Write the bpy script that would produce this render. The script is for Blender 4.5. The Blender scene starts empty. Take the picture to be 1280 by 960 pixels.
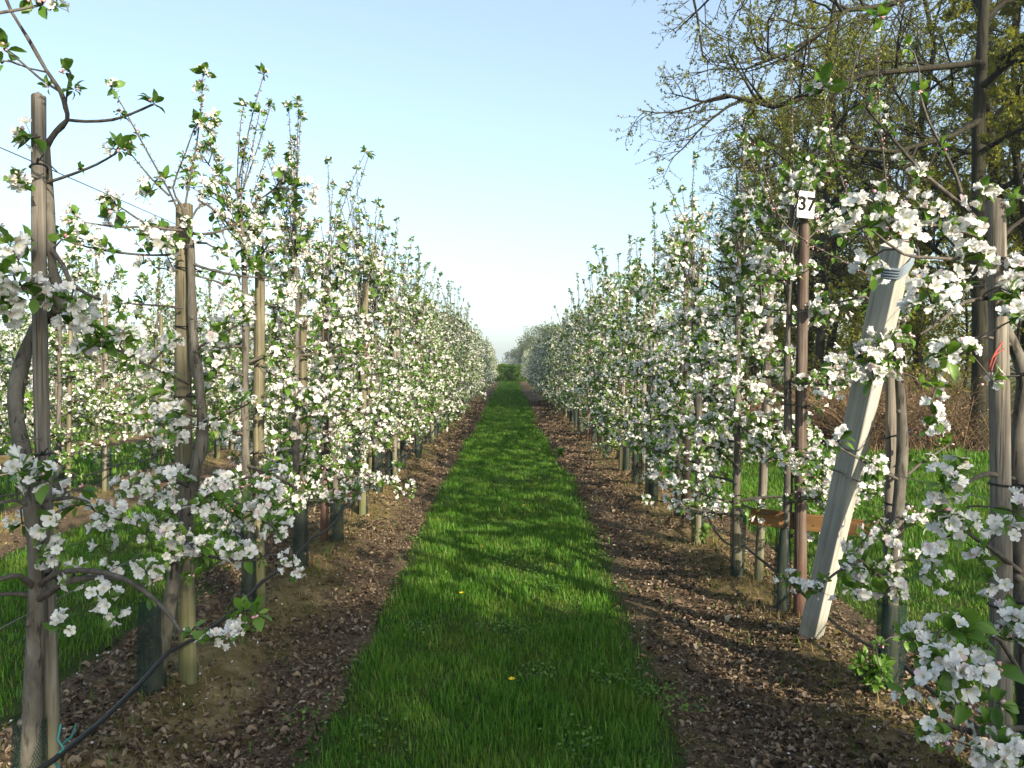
import bpy, math, random
import numpy as np
R = math.radians
C = bpy.context.scene.collection
sc = bpy.context.scene

# ------------------------------------------------------------------ camera
F = 940.0 / 1280.0            # focal length over picture width
CAM = np.array((0.0, 0.0, 1.5))
PITCH, YAW = math.atan(24 / 940), math.atan(4 / 940)
cd = bpy.data.cameras.new("camera"); cam = bpy.data.objects.new("camera", cd); C.objects.link(cam)
cd.sensor_width = 36; cd.lens = 36 * F; cd.clip_start = 0.05; cd.clip_end = 4000
cam.location = CAM; cam.rotation_euler = (math.pi / 2 - PITCH, 0, -YAW)
sc.camera = cam

def at(u, v, y):
    """point of the place seen at picture position (u, v) of a 1280x960 frame at depth y"""
    d = np.array(((u - 640) / 940, (480 - v) / 940, 1.0))          # right, up, forward
    cp, sp = math.cos(PITCH), math.sin(PITCH)
    fy, fz = d[2] * cp + d[1] * sp, -d[2] * sp + d[1] * cp
    fx = d[0]
    cy, sy = math.cos(YAW), math.sin(YAW)
    x, yy = fx * cy + fy * sy, -fx * sy + fy * cy
    return np.array((CAM[0] + x * y / yy, y, CAM[2] + fz * y / yy))

# ------------------------------------------------------------------ materials
def mat(name):
    m = bpy.data.materials.new(name); m.use_nodes = True
    nt = m.node_tree; nt.nodes.clear()
    out = nt.nodes.new("ShaderNodeOutputMaterial")
    return m, nt, out
def N(nt, t, **kw):
    n = nt.nodes.new(t)
    for k, v in kw.items():
        if k in n.inputs: n.inputs[k].default_value = v
        else: setattr(n, k, v)
    return n
def ramp(nt, fac, stops, interp="LINEAR"):
    n = nt.nodes.new("ShaderNodeValToRGB"); cr = n.color_ramp; cr.interpolation = interp
    while len(cr.elements) > 1: cr.elements.remove(cr.elements[-1])
    for i, (p, c) in enumerate(stops):
        e = cr.elements[0] if i == 0 else cr.elements.new(p)
        e.position = p; e.color = (c[0], c[1], c[2], 1) if len(c) == 3 else c
    nt.links.new(fac, n.inputs[0]); return n.outputs[0]
def mixc(nt, fac, a, b, bt="MIX"):
    n = nt.nodes.new("ShaderNodeMix"); n.data_type = "RGBA"; n.blend_type = bt
    for s, v in ((0, fac), (6, a), (7, b)):
        if isinstance(v, (int, float)): n.inputs[s].default_value = v
        elif isinstance(v, tuple): n.inputs[s].default_value = (*v, 1)
        else: nt.links.new(v, n.inputs[s])
    return n.outputs[2]
def mth(nt, op, a, b=0.0, c=None):
    n = nt.nodes.new("ShaderNodeMath"); n.operation = op
    for i, v in enumerate((a, b) if c is None else (a, b, c)):
        if isinstance(v, (int, float)): n.inputs[i].default_value = v
        else: nt.links.new(v, n.inputs[i])
    return n.outputs[0]
def coord(nt, scale=(1, 1, 1), kind="Object"):
    tc = nt.nodes.new("ShaderNodeTexCoord"); mp = nt.nodes.new("ShaderNodeMapping")
    mp.inputs["Scale"].default_value = scale
    nt.links.new(tc.outputs[kind], mp.inputs[0]); return mp.outputs[0]
def worldpos(nt):
    return nt.nodes.new("ShaderNodeNewGeometry").outputs["Position"]
def noise(nt, vec, scale, detail=4, rough=.6, out=0):
    n = N(nt, "ShaderNodeTexNoise", Scale=scale, Detail=detail, Roughness=rough)
    nt.links.new(vec, n.inputs["Vector"]); return n.outputs[out]
def island(nt):
    return nt.nodes.new("ShaderNodeNewGeometry").outputs["Random Per Island"]
def bump(nt, h, strength=.5, dist=.01):
    n = N(nt, "ShaderNodeBump", Strength=strength, Distance=dist)
    nt.links.new(h, n.inputs["Height"]); return n.outputs[0]
def principled(nt, out, col, rough=.8, spec=.3, normal=None):
    p = N(nt, "ShaderNodeBsdfPrincipled")
    p.inputs["Specular IOR Level"].default_value = spec
    if isinstance(rough, (int, float)): p.inputs["Roughness"].default_value = rough
    else: nt.links.new(rough, p.inputs["Roughness"])
    if isinstance(col, tuple): p.inputs["Base Color"].default_value = (*col, 1)
    else: nt.links.new(col, p.inputs["Base Color"])
    if normal is not None: nt.links.new(normal, p.inputs["Normal"])
    if out is not None: nt.links.new(p.outputs[0], out.inputs[0])
    return p.outputs[0]
def leafy(name, stops, trans=.35, rough=.5, spec=.3, tint=None, patch=None):
    """thin plant surface: each leaf, blade or petal its own shade, light passing through"""
    m, nt, out = mat(name)
    c = ramp(nt, island(nt), stops)
    if patch:                                    # yellower and worn places of the sward
        f = ramp(nt, noise(nt, worldpos(nt), 1.7, 5, .65), [(.46, (0, 0, 0)), (.68, (.75, .75, .75))]); c = mixc(nt, f, c, patch)
    p = principled(nt, None, c, rough, spec)
    t = N(nt, "ShaderNodeBsdfTranslucent")
    tc = mixc(nt, 1.0, c, tint, "MULTIPLY") if tint else c
    nt.links.new(tc, t.inputs[0])
    mx = N(nt, "ShaderNodeMixShader", Fac=trans)
    nt.links.new(p, mx.inputs[1]); nt.links.new(t.outputs[0], mx.inputs[2])
    nt.links.new(mx.outputs[0], out.inputs[0])
    return m

M = {}
M["petal"] = leafy("apple_petal", [(0, (.70, .69, .68)), (.3, (.80, .79, .78)), (.7, (.82, .80, .78)), (.82, (.74, .72, .66)), (.93, (.81, .74, .74)), (.985, (.78, .60, .63)), (1, (.55, .45, .33))], .38, .55, .2)
M["stamen"] = leafy("apple_stamen", [(0, (.55, .50, .12)), (1, (.45, .48, .12))], .1)
M["bud"] = leafy("apple_bud", [(0, (.72, .30, .36)), (.6, (.78, .48, .52)), (1, (.8, .68, .68))], .2)
M["leaf"] = leafy("apple_leaf", [(0, (.055, .125, .018)), (.5, (.095, .195, .026)), (1, (.15, .255, .045))], .40, .45, .4, (1.25, 1.2, .6))
M["young_leaf"] = leafy("apple_young_leaf", [(0, (.08, .11, .05)), (.5, (.13, .16, .075)), (1, (.21, .17, .14))], .35, .5, .3)
M["grass"] = leafy("grass_blade", [(0, (.022, .072, .007)), (.45, (.058, .170, .012)), (.85, (.10, .235, .018)), (.95, (.12, .21, .03)), (1, (.24, .21, .09))], .35, .5, .25, (1.2, 1.2, .5), patch=(.115, .165, .022))
M["tussock"] = leafy("tussock_blade", [(0, (.045, .14, .010)), (.6, (.085, .21, .016)), (.9, (.13, .25, .03)), (1, (.27, .24, .10))], .4, .5, .25, (1.2, 1.2, .5))
M["dry_grass"] = leafy("dry_grass", [(0, (.16, .11, .045)), (.5, (.27, .20, .09)), (.8, (.12, .11, .03)), (1, (.06, .10, .02))], .3, .7, .2)
M["litter"] = leafy("dead_leaf", [(0, (.035, .022, .014)), (.4, (.108, .073, .046)), (.75, (.195, .142, .094)), (.95, (.25, .19, .132)), (1, (.33, .26, .19))], .12, .75, .25)
M["oak_leaf"] = leafy("oak_leaf", [(0, (.08, .10, .02)), (.5, (.165, .19, .032)), (1, (.27, .28, .05))], .45, .5, .3, (1.2, 1.15, .5))
M["bright_leaf"] = leafy("hazel_leaf", [(0, (.13, .15, .018)), (.5, (.23, .25, .03)), (1, (.34, .33, .055))], .5, .5, .3, (1.25, 1.2, .5))
M["spring_leaf"] = leafy("spring_leaf", [(0, (.10, .125, .02)), (.5, (.18, .205, .03)), (1, (.28, .29, .05))], .5, .5, .3, (1.25, 1.15, .5))
M["hedge_leaf"] = leafy("hedge_leaf", [(0, (.04, .10, .007)), (1, (.10, .185, .015))], .3, .5, .3)
M["thicket"] = leafy("bramble_stem", [(0, (.07, .045, .028)), (.5, (.15, .10, .06)), (1, (.27, .19, .115))], .1, .8, .15)
M["far_leaf"] = leafy("far_leaf", [(0, (.07, .10, .04)), (1, (.14, .17, .07))], .35, .6, .2)
M["dandelion"] = leafy("dandelion", [(0, (.8, .55, .02)), (1, (.85, .62, .03))], .2)

def wood(name, stops, sc_=(26, 26, 2.2), moss=None, crack=.5, dist=.006):
    m, nt, out = mat(name)
    v = coord(nt, sc_)
    n1 = noise(nt, v, 1.0, 6, .65)
    v2 = coord(nt, (1, 1, 1)); n2 = noise(nt, v2, 5.0, 3, .6)
    c = ramp(nt, mth(nt, "ADD", mth(nt, "MULTIPLY", n1, .75), mth(nt, "MULTIPLY", n2, .25)), stops)
    vc = coord(nt, (sc_[0] * 2.6, sc_[1] * 2.6, sc_[2] * 1.3)); n3 = noise(nt, vc, 1.0, 3, .55)
    ck = ramp(nt, n3, [(.36, (.25, .22, .2)), (.44, (1, 1, 1))]); c = mixc(nt, crack, c, mixc(nt, 1.0, c, ck, "MULTIPLY"))
    n1 = mth(nt, "ADD", n1, mth(nt, "MULTIPLY", mth(nt, "MINIMUM", n3, .45), 1.2))
    if moss:
        z = nt.nodes.new("ShaderNodeSeparateXYZ"); nt.links.new(v2, z.inputs[0])
        f = mth(nt, "MULTIPLY", ramp(nt, mth(nt, "ADD", z.outputs[2], mth(nt, "MULTIPLY", n2, .8)), [(moss[0], (1, 1, 1)), (moss[1], (0, 0, 0))]), .7)
        c = mixc(nt, f, c, moss[2])
    principled(nt, out, c, .85, .25, bump(nt, n1, crack, dist))
    return m
M["post"] = wood("weathered_post", [(.30, (.045, .037, .03)), (.44, (.12, .105, .088)), (.58, (.21, .188, .158)), (.74, (.33, .30, .25))], (40, 40, 1.6), (.45, 1.0, (.10, .105, .045)), .7)
M["post_yellow"] = wood("yellow_post", [(.30, (.042, .036, .024)), (.44, (.105, .093, .060)), (.58, (.175, .155, .098)), (.74, (.28, .25, .17))], (40, 40, 1.6), (.45, 1.1, (.08, .095, .035)), .7)
M["post_red"] = wood("reddish_post", [(.32, (.03, .019, .015)), (.46, (.08, .055, .043)), (.6, (.14, .112, .092)), (.76, (.27, .23, .20))], (40, 40, 1.4), (.5, 1.0, (.10, .05, .035)), .7)
M["brace"] = wood("pale_timber", [(.30, (.17, .16, .135)), (.46, (.34, .33, .295)), (.66, (.47, .455, .405))], (30, 30, 1.3), (.15, .75, (.16, .16, .09)), .3, .003)
M["plank"] = wood("orange_plank", [(.30, (.05, .028, .012)), (.5, (.115, .060, .020)), (.72, (.20, .115, .04))], (34, 34, 2.0), None, .6, .004)
M["bark"] = wood("apple_bark", [(.28, (.03, .026, .021)), (.45, (.08, .072, .059)), (.62, (.14, .128, .108)), (.8, (.26, .24, .21))], (26, 26, 8), (.3, .9, (.10, .105, .06)), .8, .005)
M["twig"] = wood("apple_twig", [(.3, (.036, .030, .025)), (.5, (.080, .069, .059)), (.75, (.16, .145, .128))], (40, 40, 40), None, .4, .002)
M["oak_bark"] = wood("oak_bark", [(.3, (.009, .008, .005)), (.5, (.021, .019, .011)), (.7, (.040, .040, .019)), (.85, (.058, .066, .025))], (9, 9, 1.6), None, .9, .03)
M["oak_twig"] = wood("oak_twig", [(.3, (.018, .014, .011)), (.6, (.046, .037, .029))], (8, 8, 8), None, .2, .005)
def plain(name, col, rough=.5, spec=.4):
    m, nt, out = mat(name)
    v = coord(nt, (1, 1, 1)); n = noise(nt, v, 40, 3)
    c = mixc(nt, n, tuple(x * .75 for x in col), tuple(min(1, x * 1.2) for x in col))
    principled(nt, out, c, rough, spec); return m
M["hose"] = plain("black_hose", (.014, .014, .016), .45)
M["tie"] = plain("black_tie", (.012, .012, .012), .55)
M["wire"] = plain("steel_wire", (.13, .125, .12), .45)
M["strap"] = plain("blue_grey_rope", (.17, .21, .25), .7)
M["red_cord"] = plain("red_cord", (.27, .05, .035), .6)
M["teal_cord"] = plain("teal_cord", (.02, .16, .17), .6)
def sign_mat():
    m, nt, out = mat("dirty_white_sign"); v = coord(nt); n1 = noise(nt, v, 22, 5, .7); n2 = noise(nt, coord(nt, (60, 60, 9)), 1, 3)
    c = ramp(nt, mth(nt, "ADD", mth(nt, "MULTIPLY", n1, .6), mth(nt, "MULTIPLY", n2, .4)), [(.34, (.30, .29, .22)), (.48, (.60, .60, .56)), (.62, (.62, .62, .60))])
    principled(nt, out, c, .55, .35); return m
M["sign"] = sign_mat()
M["digit"] = plain("black_digits", (.012, .012, .014), .9, .1)
def guard_mat():
    m, nt, out = mat("tree_guard_net")
    v = coord(nt); s = nt.nodes.new("ShaderNodeSeparateXYZ"); nt.links.new(v, s.inputs[0])
    ang = mth(nt, "ARCTAN2", s.outputs[1], s.outputs[0])
    a = mth(nt, "MULTIPLY", ang, 7.0)
    z = mth(nt, "MULTIPLY", s.outputs[2], 62.0)
    def strand(p):
        f = mth(nt, "FRACT", p); return mth(nt, "LESS_THAN", mth(nt, "ABSOLUTE", mth(nt, "SUBTRACT", f, .5)), .15)
    hit = mth(nt, "MAXIMUM", strand(mth(nt, "ADD", z, a)), strand(mth(nt, "SUBTRACT", z, a)))
    p = principled(nt, None, (.010, .026, .023), .5, .3)
    t = N(nt, "ShaderNodeBsdfTransparent")
    mx = nt.nodes.new("ShaderNodeMixShader"); nt.links.new(hit, mx.inputs[0])
    nt.links.new(t.outputs[0], mx.inputs[1]); nt.links.new(p, mx.inputs[2]); nt.links.new(mx.outputs[0], out.inputs[0])
    return m
M["guard"] = guard_mat()
def ground_mat():
    m, nt, out = mat("meadow_ground")
    p = worldpos(nt)
    n = noise(nt, p, 1.4, 6, .65); n2 = noise(nt, p, 30, 4, .7)
    c = ramp(nt, n, [(.3, (.028, .036, .012)), (.5, (.035, .062, .012)), (.7, (.060, .070, .022))])
    c = mixc(nt, mth(nt, "MULTIPLY", n2, .5), c, (.05, .042, .022))
    principled(nt, out, c, .95, .1, bump(nt, n2, .8, .03)); return m
M["ground"] = ground_mat()
def soil_mat(xr):
    m, nt, out = mat("orchard_soil")
    p = worldpos(nt)
    s = nt.nodes.new("ShaderNodeSeparateXYZ"); nt.links.new(p, s.inputs[0])
    n1 = noise(nt, p, 60, 5, .7); n2 = noise(nt, p, 2.3, 5, .6); n3 = noise(nt, p, 7, 5, .65)
    c = ramp(nt, n1, [(.3, (.028, .019, .013)), (.5, (.098, .070, .044)), (.7, (.22, .165, .108))])
    d = mth(nt, "ABSOLUTE", mth(nt, "SUBTRACT", s.outputs[0], xr))
    ridge = mth(nt, "SUBTRACT", mth(nt, "ADD", .30, mth(nt, "MULTIPLY", mth(nt, "SUBTRACT", n2, .5), 1.3)), d)
    fr = ramp(nt, mth(nt, "ADD", .5, mth(nt, "MULTIPLY", ridge, 3.0)), [(.35, (0, 0, 0)), (.75, (1, 1, 1))])
    tan = ramp(nt, n3, [(.32, (.055, .060, .014)), (.5, (.16, .12, .05)), (.7, (.31, .235, .125))])
    c = mixc(nt, mth(nt, "MULTIPLY", fr, .85), c, tan)
    # thin moss towards the grass
    e = mth(nt, "SUBTRACT", d, mth(nt, "ADD", .45, mth(nt, "MULTIPLY", n2, .35)))
    fm = mth(nt, "MULTIPLY", ramp(nt, mth(nt, "MULTIPLY", e, 5), [(0, (0, 0, 0)), (1, (1, 1, 1))]), ramp(nt, n3, [(.38, (0, 0, 0)), (.58, (.9, .9, .9))]))
    c = mixc(nt, fm, c, ramp(nt, n1, [(.35, (.05, .05, .012)), (.65, (.13, .105, .04))]))
    principled(nt, out, c, .95, .12, bump(nt, n1, .9, .02)); return m

# ------------------------------------------------------------------ mesh helpers
class Geo:
    def __init__(s): s.v = []; s.f = []; s.n = 0
    def add(s, verts, faces, mi=0):
        """verts (n,3); faces (k,3) or (k,4)"""
        verts = np.asarray(verts, np.float32).reshape(-1, 3); faces = np.asarray(faces, np.int64)
        s.v.append(verts); s.f.append((faces + s.n, mi)); s.n += len(verts)
    def mesh(s, name, mats, smooth=True):
        me = bpy.data.meshes.new(name)
        for m in mats: me.materials.append(m)
        if s.n:
            v = np.concatenate(s.v); nl = sum(f.size for f, _ in s.f); npoly = sum(len(f) for f, _ in s.f)
            me.vertices.add(len(v)); me.vertices.foreach_set("co", v.ravel())
            me.loops.add(nl); me.polygons.add(npoly)
            me.loops.foreach_set("vertex_index", np.concatenate([f.ravel() for f, _ in s.f]).astype(np.int32))
            tot = np.concatenate([np.full(len(f), f.shape[1], np.int32) for f, _ in s.f])
            me.polygons.foreach_set("loop_start", np.concatenate(([0], np.cumsum(tot)[:-1])).astype(np.int32))
            me.polygons.foreach_set("material_index", np.concatenate([np.full(len(f), i, np.int32) for f, i in s.f]))
            me.polygons.foreach_set("use_smooth", np.full(npoly, smooth, bool))
            me.update(calc_edges=True)
        return me
def link(name, data, parent=None, loc=None, rz=0.0):
    o = bpy.data.objects.new(name, data); C.objects.link(o)
    if parent is not None: o.parent = parent
    if loc is not None: o.location = [float(a) for a in loc]
    if rz: o.rotation_euler = (0, 0, rz)
    return o
def tag(o, label=None, cat=None, group=None, kind=None):
    if label: o["label"] = label
    if cat: o["category"] = cat
    if group: o["group"] = group
    if kind: o["kind"] = kind
    return o

class Tubes:
    """many tapered tubes built at once"""
    def __init__(s, sides=5): s.g = {}; s.sides = sides
    def add(s, pts, r0, r1=None, sides=None, radii=None):
        pts = np.asarray(pts, float)
        rr = np.linspace(r0, r0 if r1 is None else r1, len(pts)) if radii is None else np.asarray(radii, float)
        s.g.setdefault((len(pts), sides or s.sides), []).append((pts, rr))
    def into(s, geo, mi=0, cap=True):
        for (n, k), lst in s.g.items():
            P = np.stack([a for a, _ in lst]); rad = np.stack([b for _, b in lst]); B = len(lst)
            T = np.gradient(P, axis=1); T /= np.linalg.norm(T, axis=2, keepdims=True) + 1e-9
            mean = T.mean(axis=1); ref = np.where((np.abs(mean[:, 2]) > .7 * np.linalg.norm(mean, axis=1))[:, None], np.array([1., 0, 0]), np.array([0, 0, 1.]))
            A = np.cross(T, ref[:, None, :]); A /= np.linalg.norm(A, axis=2, keepdims=True) + 1e-9
            Bn = np.cross(T, A)
            th = np.arange(k) * 2 * math.pi / k
            ring = A[:, :, None, :] * np.cos(th)[None, None, :, None] + Bn[:, :, None, :] * np.sin(th)[None, None, :, None]
            V = P[:, :, None, :] + ring * rad[:, :, None, None]
            base = (np.arange(B) * n * k)[:, None, None]
            i = np.arange(n - 1)[None, :, None] * k; j = np.arange(k)[None, None, :]; j2 = (j + 1) % k
            f = np.stack([base + i + j, base + i + j2, base + i + k + j2, base + i + k + j], -1).reshape(-1, 4)
            geo.add(V.reshape(-1, 3), f, mi)
            if cap and k >= 6:
                tips = P[:, -1] + T[:, -1] * rad[:, -1:] * .15
                vv = np.concatenate([V[:, -1], tips[:, None]], 1)
                b2 = (np.arange(B) * (k + 1))[:, None]; jj = np.arange(k)[None]
                geo.add(vv.reshape(-1, 3), np.stack([b2 + jj, b2 + (jj + 1) % k, b2 + k + 0 * jj], -1).reshape(-1, 3), mi)

def unit(v): return v / (np.linalg.norm(v, axis=-1, keepdims=True) + 1e-9)
def frames(nrm, rng, xdir=None):
    """(N,3,3) column frames whose third axis is nrm"""
    z = unit(nrm)
    h = rng.normal(size=z.shape) if xdir is None else xdir
    x = unit(h - (h * z).sum(1, keepdims=True) * z); y = np.cross(z, x)
    return np.stack([x, y, z], -1)
def scatter(geo, tv, tf, pos, fr, scale, mi=0):
    if len(pos) == 0: return
    tv = np.asarray(tv, float)
    sc3 = np.asarray(scale, float)
    if sc3.ndim == 1: sc3 = np.repeat(sc3[:, None], 3, 1)
    V = np.einsum("nij,nkj->nki", fr, tv[None] * sc3[:, None, :]) + pos[:, None, :]
    tf = np.asarray(tf); off = (np.arange(len(pos)) * len(tv))[:, None, None]
    geo.add(V.reshape(-1, 3), (tf[None] + off).reshape(-1, tf.shape[1]), mi)

# templates ---------------------------------------------------------
def petals(lod):
    if lod == 0:   rows = [(.0015, .0012, 0), (.009, .0072, .0035), (.016, .0092, .0062), (.0205, .0062, .0066), (.0222, .0022, .0060)]; cols = (-1, 0, 1)
    elif lod == 1: rows = [(.002, .002, 0), (.0135, .0094, .005), (.0218, .0052, .0062)]; cols = (-1, 1)
    else:          rows = [(.002, .004, 0), (.020, .0090, .006)]; cols = (-1, 1)
    V, Fc = [], []
    for k in range(5):
        a = k * 2 * math.pi / 5; ca, sa = math.cos(a), math.sin(a); b = len(V)
        wob = .0016 * math.sin(k * 2.3 + 1)
        for (r, w, z) in rows:
            for c in cols:
                y = c * w; zz = z + (abs(c) * w * .28 if len(cols) == 3 else 0) + wob * r / .02
                V.append((r * ca - y * sa, r * sa + y * ca, zz))
        nc = len(cols)
        for i in range(len(rows) - 1):
            for j in range(nc - 1): Fc.append((b + i * nc + j, b + i * nc + j + 1, b + (i + 1) * nc + j + 1, b + (i + 1) * nc + j))
    return np.array(V), np.array(Fc)
PET = [petals(i) for i in range(3)]
def stamen():
    V = []; Fc = []
    for k in range(6):
        a = k * math.pi / 3; r = .0042; b = len(V)
        V += [(0, 0, .001), (r * math.cos(a - .25), r * math.sin(a - .25), .0075), (r * math.cos(a + .25), r * math.sin(a + .25), .0075)]
        Fc.append((b, b + 1, b + 2))
    return np.array(V), np.array(Fc)
STA = stamen()
def budt():
    V = [(0, 0, 0)]; Fc = []
    for z, r in ((.004, .0042), (.009, .0048)):
        for k in range(5): a = k * 2 * math.pi / 5; V.append((r * math.cos(a), r * math.sin(a), z))
    V.append((0, 0, .014))
    T = [(0, 1 + (k + 1) % 5, 1 + k) for k in range(5)] + [(11, 6 + k, 6 + (k + 1) % 5) for k in range(5)]
    for k in range(5):
        a, b, c, d = 1 + k, 1 + (k + 1) % 5, 6 + (k + 1) % 5, 6 + k; T += [(a, b, c), (a, c, d)]
    return np.array(V), np.array(T)
BUD = budt()
def leaft(lod):
    """leaf along +x, face +z, unit length"""
    if lod == 0:   rows = [(0, .02, 0), (.22, .19, .03), (.5, .27, .05), (.78, .17, .02), (1, .01, -.06)]
    elif lod == 1: rows = [(0, .03, 0), (.45, .27, .05), (1, .02, -.05)]
    else:          return np.array([(0, 0, 0), (.45, -.27, .04), (1, 0, -.04), (.45, .27, .04)]), np.array([(0, 1, 2, 3)])
    V = []; Fc = []
    for x, w, z in rows: V += [(x, -w, z + w * .3), (x, 0, z), (x, w, z + w * .3)]
    for i in range(len(rows) - 1):
        for j in range(2): Fc.append((i * 3 + j, i * 3 + j + 1, i * 3 + j + 4, i * 3 + j + 3))
    return np.array(V), np.array(Fc)
LEAF = [leaft(i) for i in range(3)]
def leaf_frames(dirs, rng, flat=.7):
    """leaf frames: x along dirs, z roughly upward"""
    x = unit(dirs); up = rng.normal(size=x.shape) * (1 - flat) + np.array([0, 0, 1.])
    z = unit(up - (up * x).sum(1, keepdims=True) * x); y = np.cross(z, x)
    return np.stack([x, y, z], -1)

def vnoise(x, y, seed=0):
    """smooth value noise in about [-1, 1]"""
    x = np.asarray(x, float); y = np.asarray(y, float)
    xi, yi = np.floor(x), np.floor(y); fx, fy = x - xi, y - yi
    fx = fx * fx * (3 - 2 * fx); fy = fy * fy * (3 - 2 * fy)
    def h(a, b):
        t = np.sin(a * 127.1 + b * 311.7 + seed * 74.7) * 43758.5453; return (t - np.floor(t)) * 2 - 1
    return (h(xi, yi) * (1 - fx) + h(xi + 1, yi) * fx) * (1 - fy) + (h(xi, yi + 1) * (1 - fx) + h(xi + 1, yi + 1) * fx) * fy

# ------------------------------------------------------------------ ground
ROWS = {"L1": -1.42, "R1": 1.56, "L2": -4.55, "L3": -7.75, "L4": -10.95, "L5": -14.15}
SPAN = {"L1": (.0, 66), "R1": (.0, 66), "L2": (2, 66), "L3": (4, 62), "L4": (8, 62), "L5": (12, 60)}
def edges(name, y):
    xr = ROWS[name]; y = np.asarray(y, float)
    w = 1 / (1 + 0 * y)
    n1 = vnoise(y * .9, 0 * y + xr * 3, 1) * .07 + vnoise(y * 3.1, 0 * y + xr, 2) * .04
    n2 = vnoise(y * .8, 0 * y + xr * 5, 3) * .08 + vnoise(y * 2.7, 0 * y + xr, 4) * .04
    if name == "L1": return xr - .78 + n1, -.76 + n2
    if name == "R1": return .50 + .22 * np.clip((y - 3) / 6, 0, 1) + n1 + .05 * np.sin(y * .25), 2.15 + n2 * 2
    return xr - .72 + n1, xr + .72 + n2
def soil_h(name, x, y):
    xr = ROWS[name]; a, b = edges(name, y)
    t = np.clip((x - a) / (b - a), 0, 1); side = np.minimum(np.clip(t / .08, 0, 1), np.clip((1 - t) / .08, 0, 1))
    h = .012 + .075 * np.exp(-((x - xr) / .27) ** 2) * (1 + .55 * vnoise(y * 1.3, x * 2, 7)) + .014 * vnoise(x * 4, y * 4, 8) + .009 * np.abs(vnoise(x * 11, y * 11, 9)) + .007 * np.maximum(0, vnoise(x * 27, y * 27, 10))
    return np.where(side < 1, -.02 * (1 - side) + h * side, h)
def ground_h(x, y): return .012 * vnoise(x * 1.2, y * 1.2, 21)
def hill(x, y):
    return ground_h(x, y)
def nonuni(lo, hi, near, step):
    a = list(np.arange(near[0], near[1], step)); d = step
    x = near[1]
    while x < hi: a.append(x); d *= 1.35; x += d
    a.append(hi); d = step; x = near[0] - d
    while x > lo: a.append(x); d *= 1.35; x -= d
    a.append(lo); return np.array(sorted(a))
gx = nonuni(-900, 900, (-6, 8), .25); gy = nonuni(-120, 1800, (-2, 20), .25)
X, Y = np.meshgrid(gx, gy); Z = ground_h(X, Y)
def gridfaces(nx, ny):
    i = np.arange(ny - 1)[:, None] * nx; j = np.arange(nx - 1)[None]
    a = i + j; return np.stack([a, a + 1, a + nx + 1, a + nx], -1).reshape(-1, 4)
g = Geo(); g.add(np.stack([X, Y, Z], -1).reshape(-1, 3), gridfaces(len(gx), len(gy)))
tag(link("ground", g.mesh("ground", [M["ground"]])), kind="structure")
def ys_prog(a, b, s0, grow):
    out = [a]; s = s0
    while out[-1] < b: out.append(out[-1] + s); s *= grow
    return np.array(out)
for nm in ("L1", "R1", "L2", "L3", "L4", "L5"):
    y = ys_prog(*SPAN[nm], .03 if nm in ("L1", "R1") else .15, 1.006); nx = 90 if nm in ("L1", "R1") else 20
    a, b = edges(nm, y); t = np.linspace(0, 1, nx)
    X = a[:, None] + (b - a)[:, None] * t[None]; Y = np.repeat(y[:, None], nx, 1)
    g = Geo(); g.add(np.stack([X, Y, soil_h(nm, X, Y)], -1).reshape(-1, 3), gridfaces(nx, len(y)))
    tag(link("soil_strip", g.mesh("soil_strip", [soil_mat(ROWS[nm])])), kind="structure")

# grass --------------------------------------------------------------
BL = np.array([(-.5, 0, 0), (.5, 0, 0), (.32, .10, .55), (-.32, .10, .55), (0, .38, 1)])
BLQ, BLT = np.array([(0, 1, 2, 3)]), np.array([(3, 2, 4)])
def blades(geo, x, y, z, h, w, rng, lean=.5, mi=0):
    n = len(x); a = rng.uniform(0, 2 * math.pi, n); L = rng.normal(0, lean, n)
    tv = BL
    px = tv[None, :, 0] * w[:, None]; py = tv[None, :, 1] * (h * (L + .2 * np.sign(L)))[:, None] * 2.0; pz = tv[None, :, 2] * h[:, None] * np.cos(np.clip(L, -.9, .9))[:, None]
    ca, sa = np.cos(a)[:, None], np.sin(a)[:, None]
    V = np.stack([x[:, None] + px * ca - py * sa, y[:, None] + px * sa + py * ca, z[:, None] + pz], -1)
    off = (np.arange(n) * 5)[:, None]
    base = geo.n
    geo.add(V.reshape(-1, 3), (off[:, :, None] + BLQ[None]).reshape(-1, 4), mi)
    geo.f.append(((off[:, :, None] + BLT[None]).reshape(-1, 3) + base, mi))
def fill_grass(xa, xb, bands, seed, hscale=1.0, keep=None):
    rng = np.random.default_rng(seed); geo = Geo()
    for (y0, y1, dens, hh, ww) in bands:
        w0 = xb - xa; n = int(w0 * (y1 - y0) * dens)
        x = rng.uniform(xa, xb, n); y = rng.uniform(y0, y1, n)
        if keep is not None:
            k = keep(x, y, rng); x, y = x[k], y[k]
        cl = .75 + .35 * vnoise(x * 2.2, y * 2.2, seed) + .25 * vnoise(x * 7, y * 7, seed + 1)
        h = hh * hscale * np.clip(cl, .3, 1.6) * rng.uniform(.6, 1.25, len(x)); w = ww * rng.uniform(.7, 1.3, len(x))
        blades(geo, x, y, ground_h(x, y) - .004, h, w, rng)
    return geo
def keep_path(x, y, rng):
    _, a = edges("L1", y); b, _ = edges("R1", y)
    m = np.minimum(x - a, b - x); return m + rng.normal(0, .05, len(x)) > -.015
gp = fill_grass(-1.0, 1.0, [(1.7, 4.2, 11500, .060, .0042), (4.2, 7.5, 6800, .062, .0055), (7.5, 14, 3200, .066, .0080), (14, 28, 1300, .075, .013), (28, 68, 420, .08, .026)], 11, 1.0, keep_path)
tag(link("path_grass", gp.mesh("path_grass", [M["grass"]])), kind="stuff")
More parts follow.
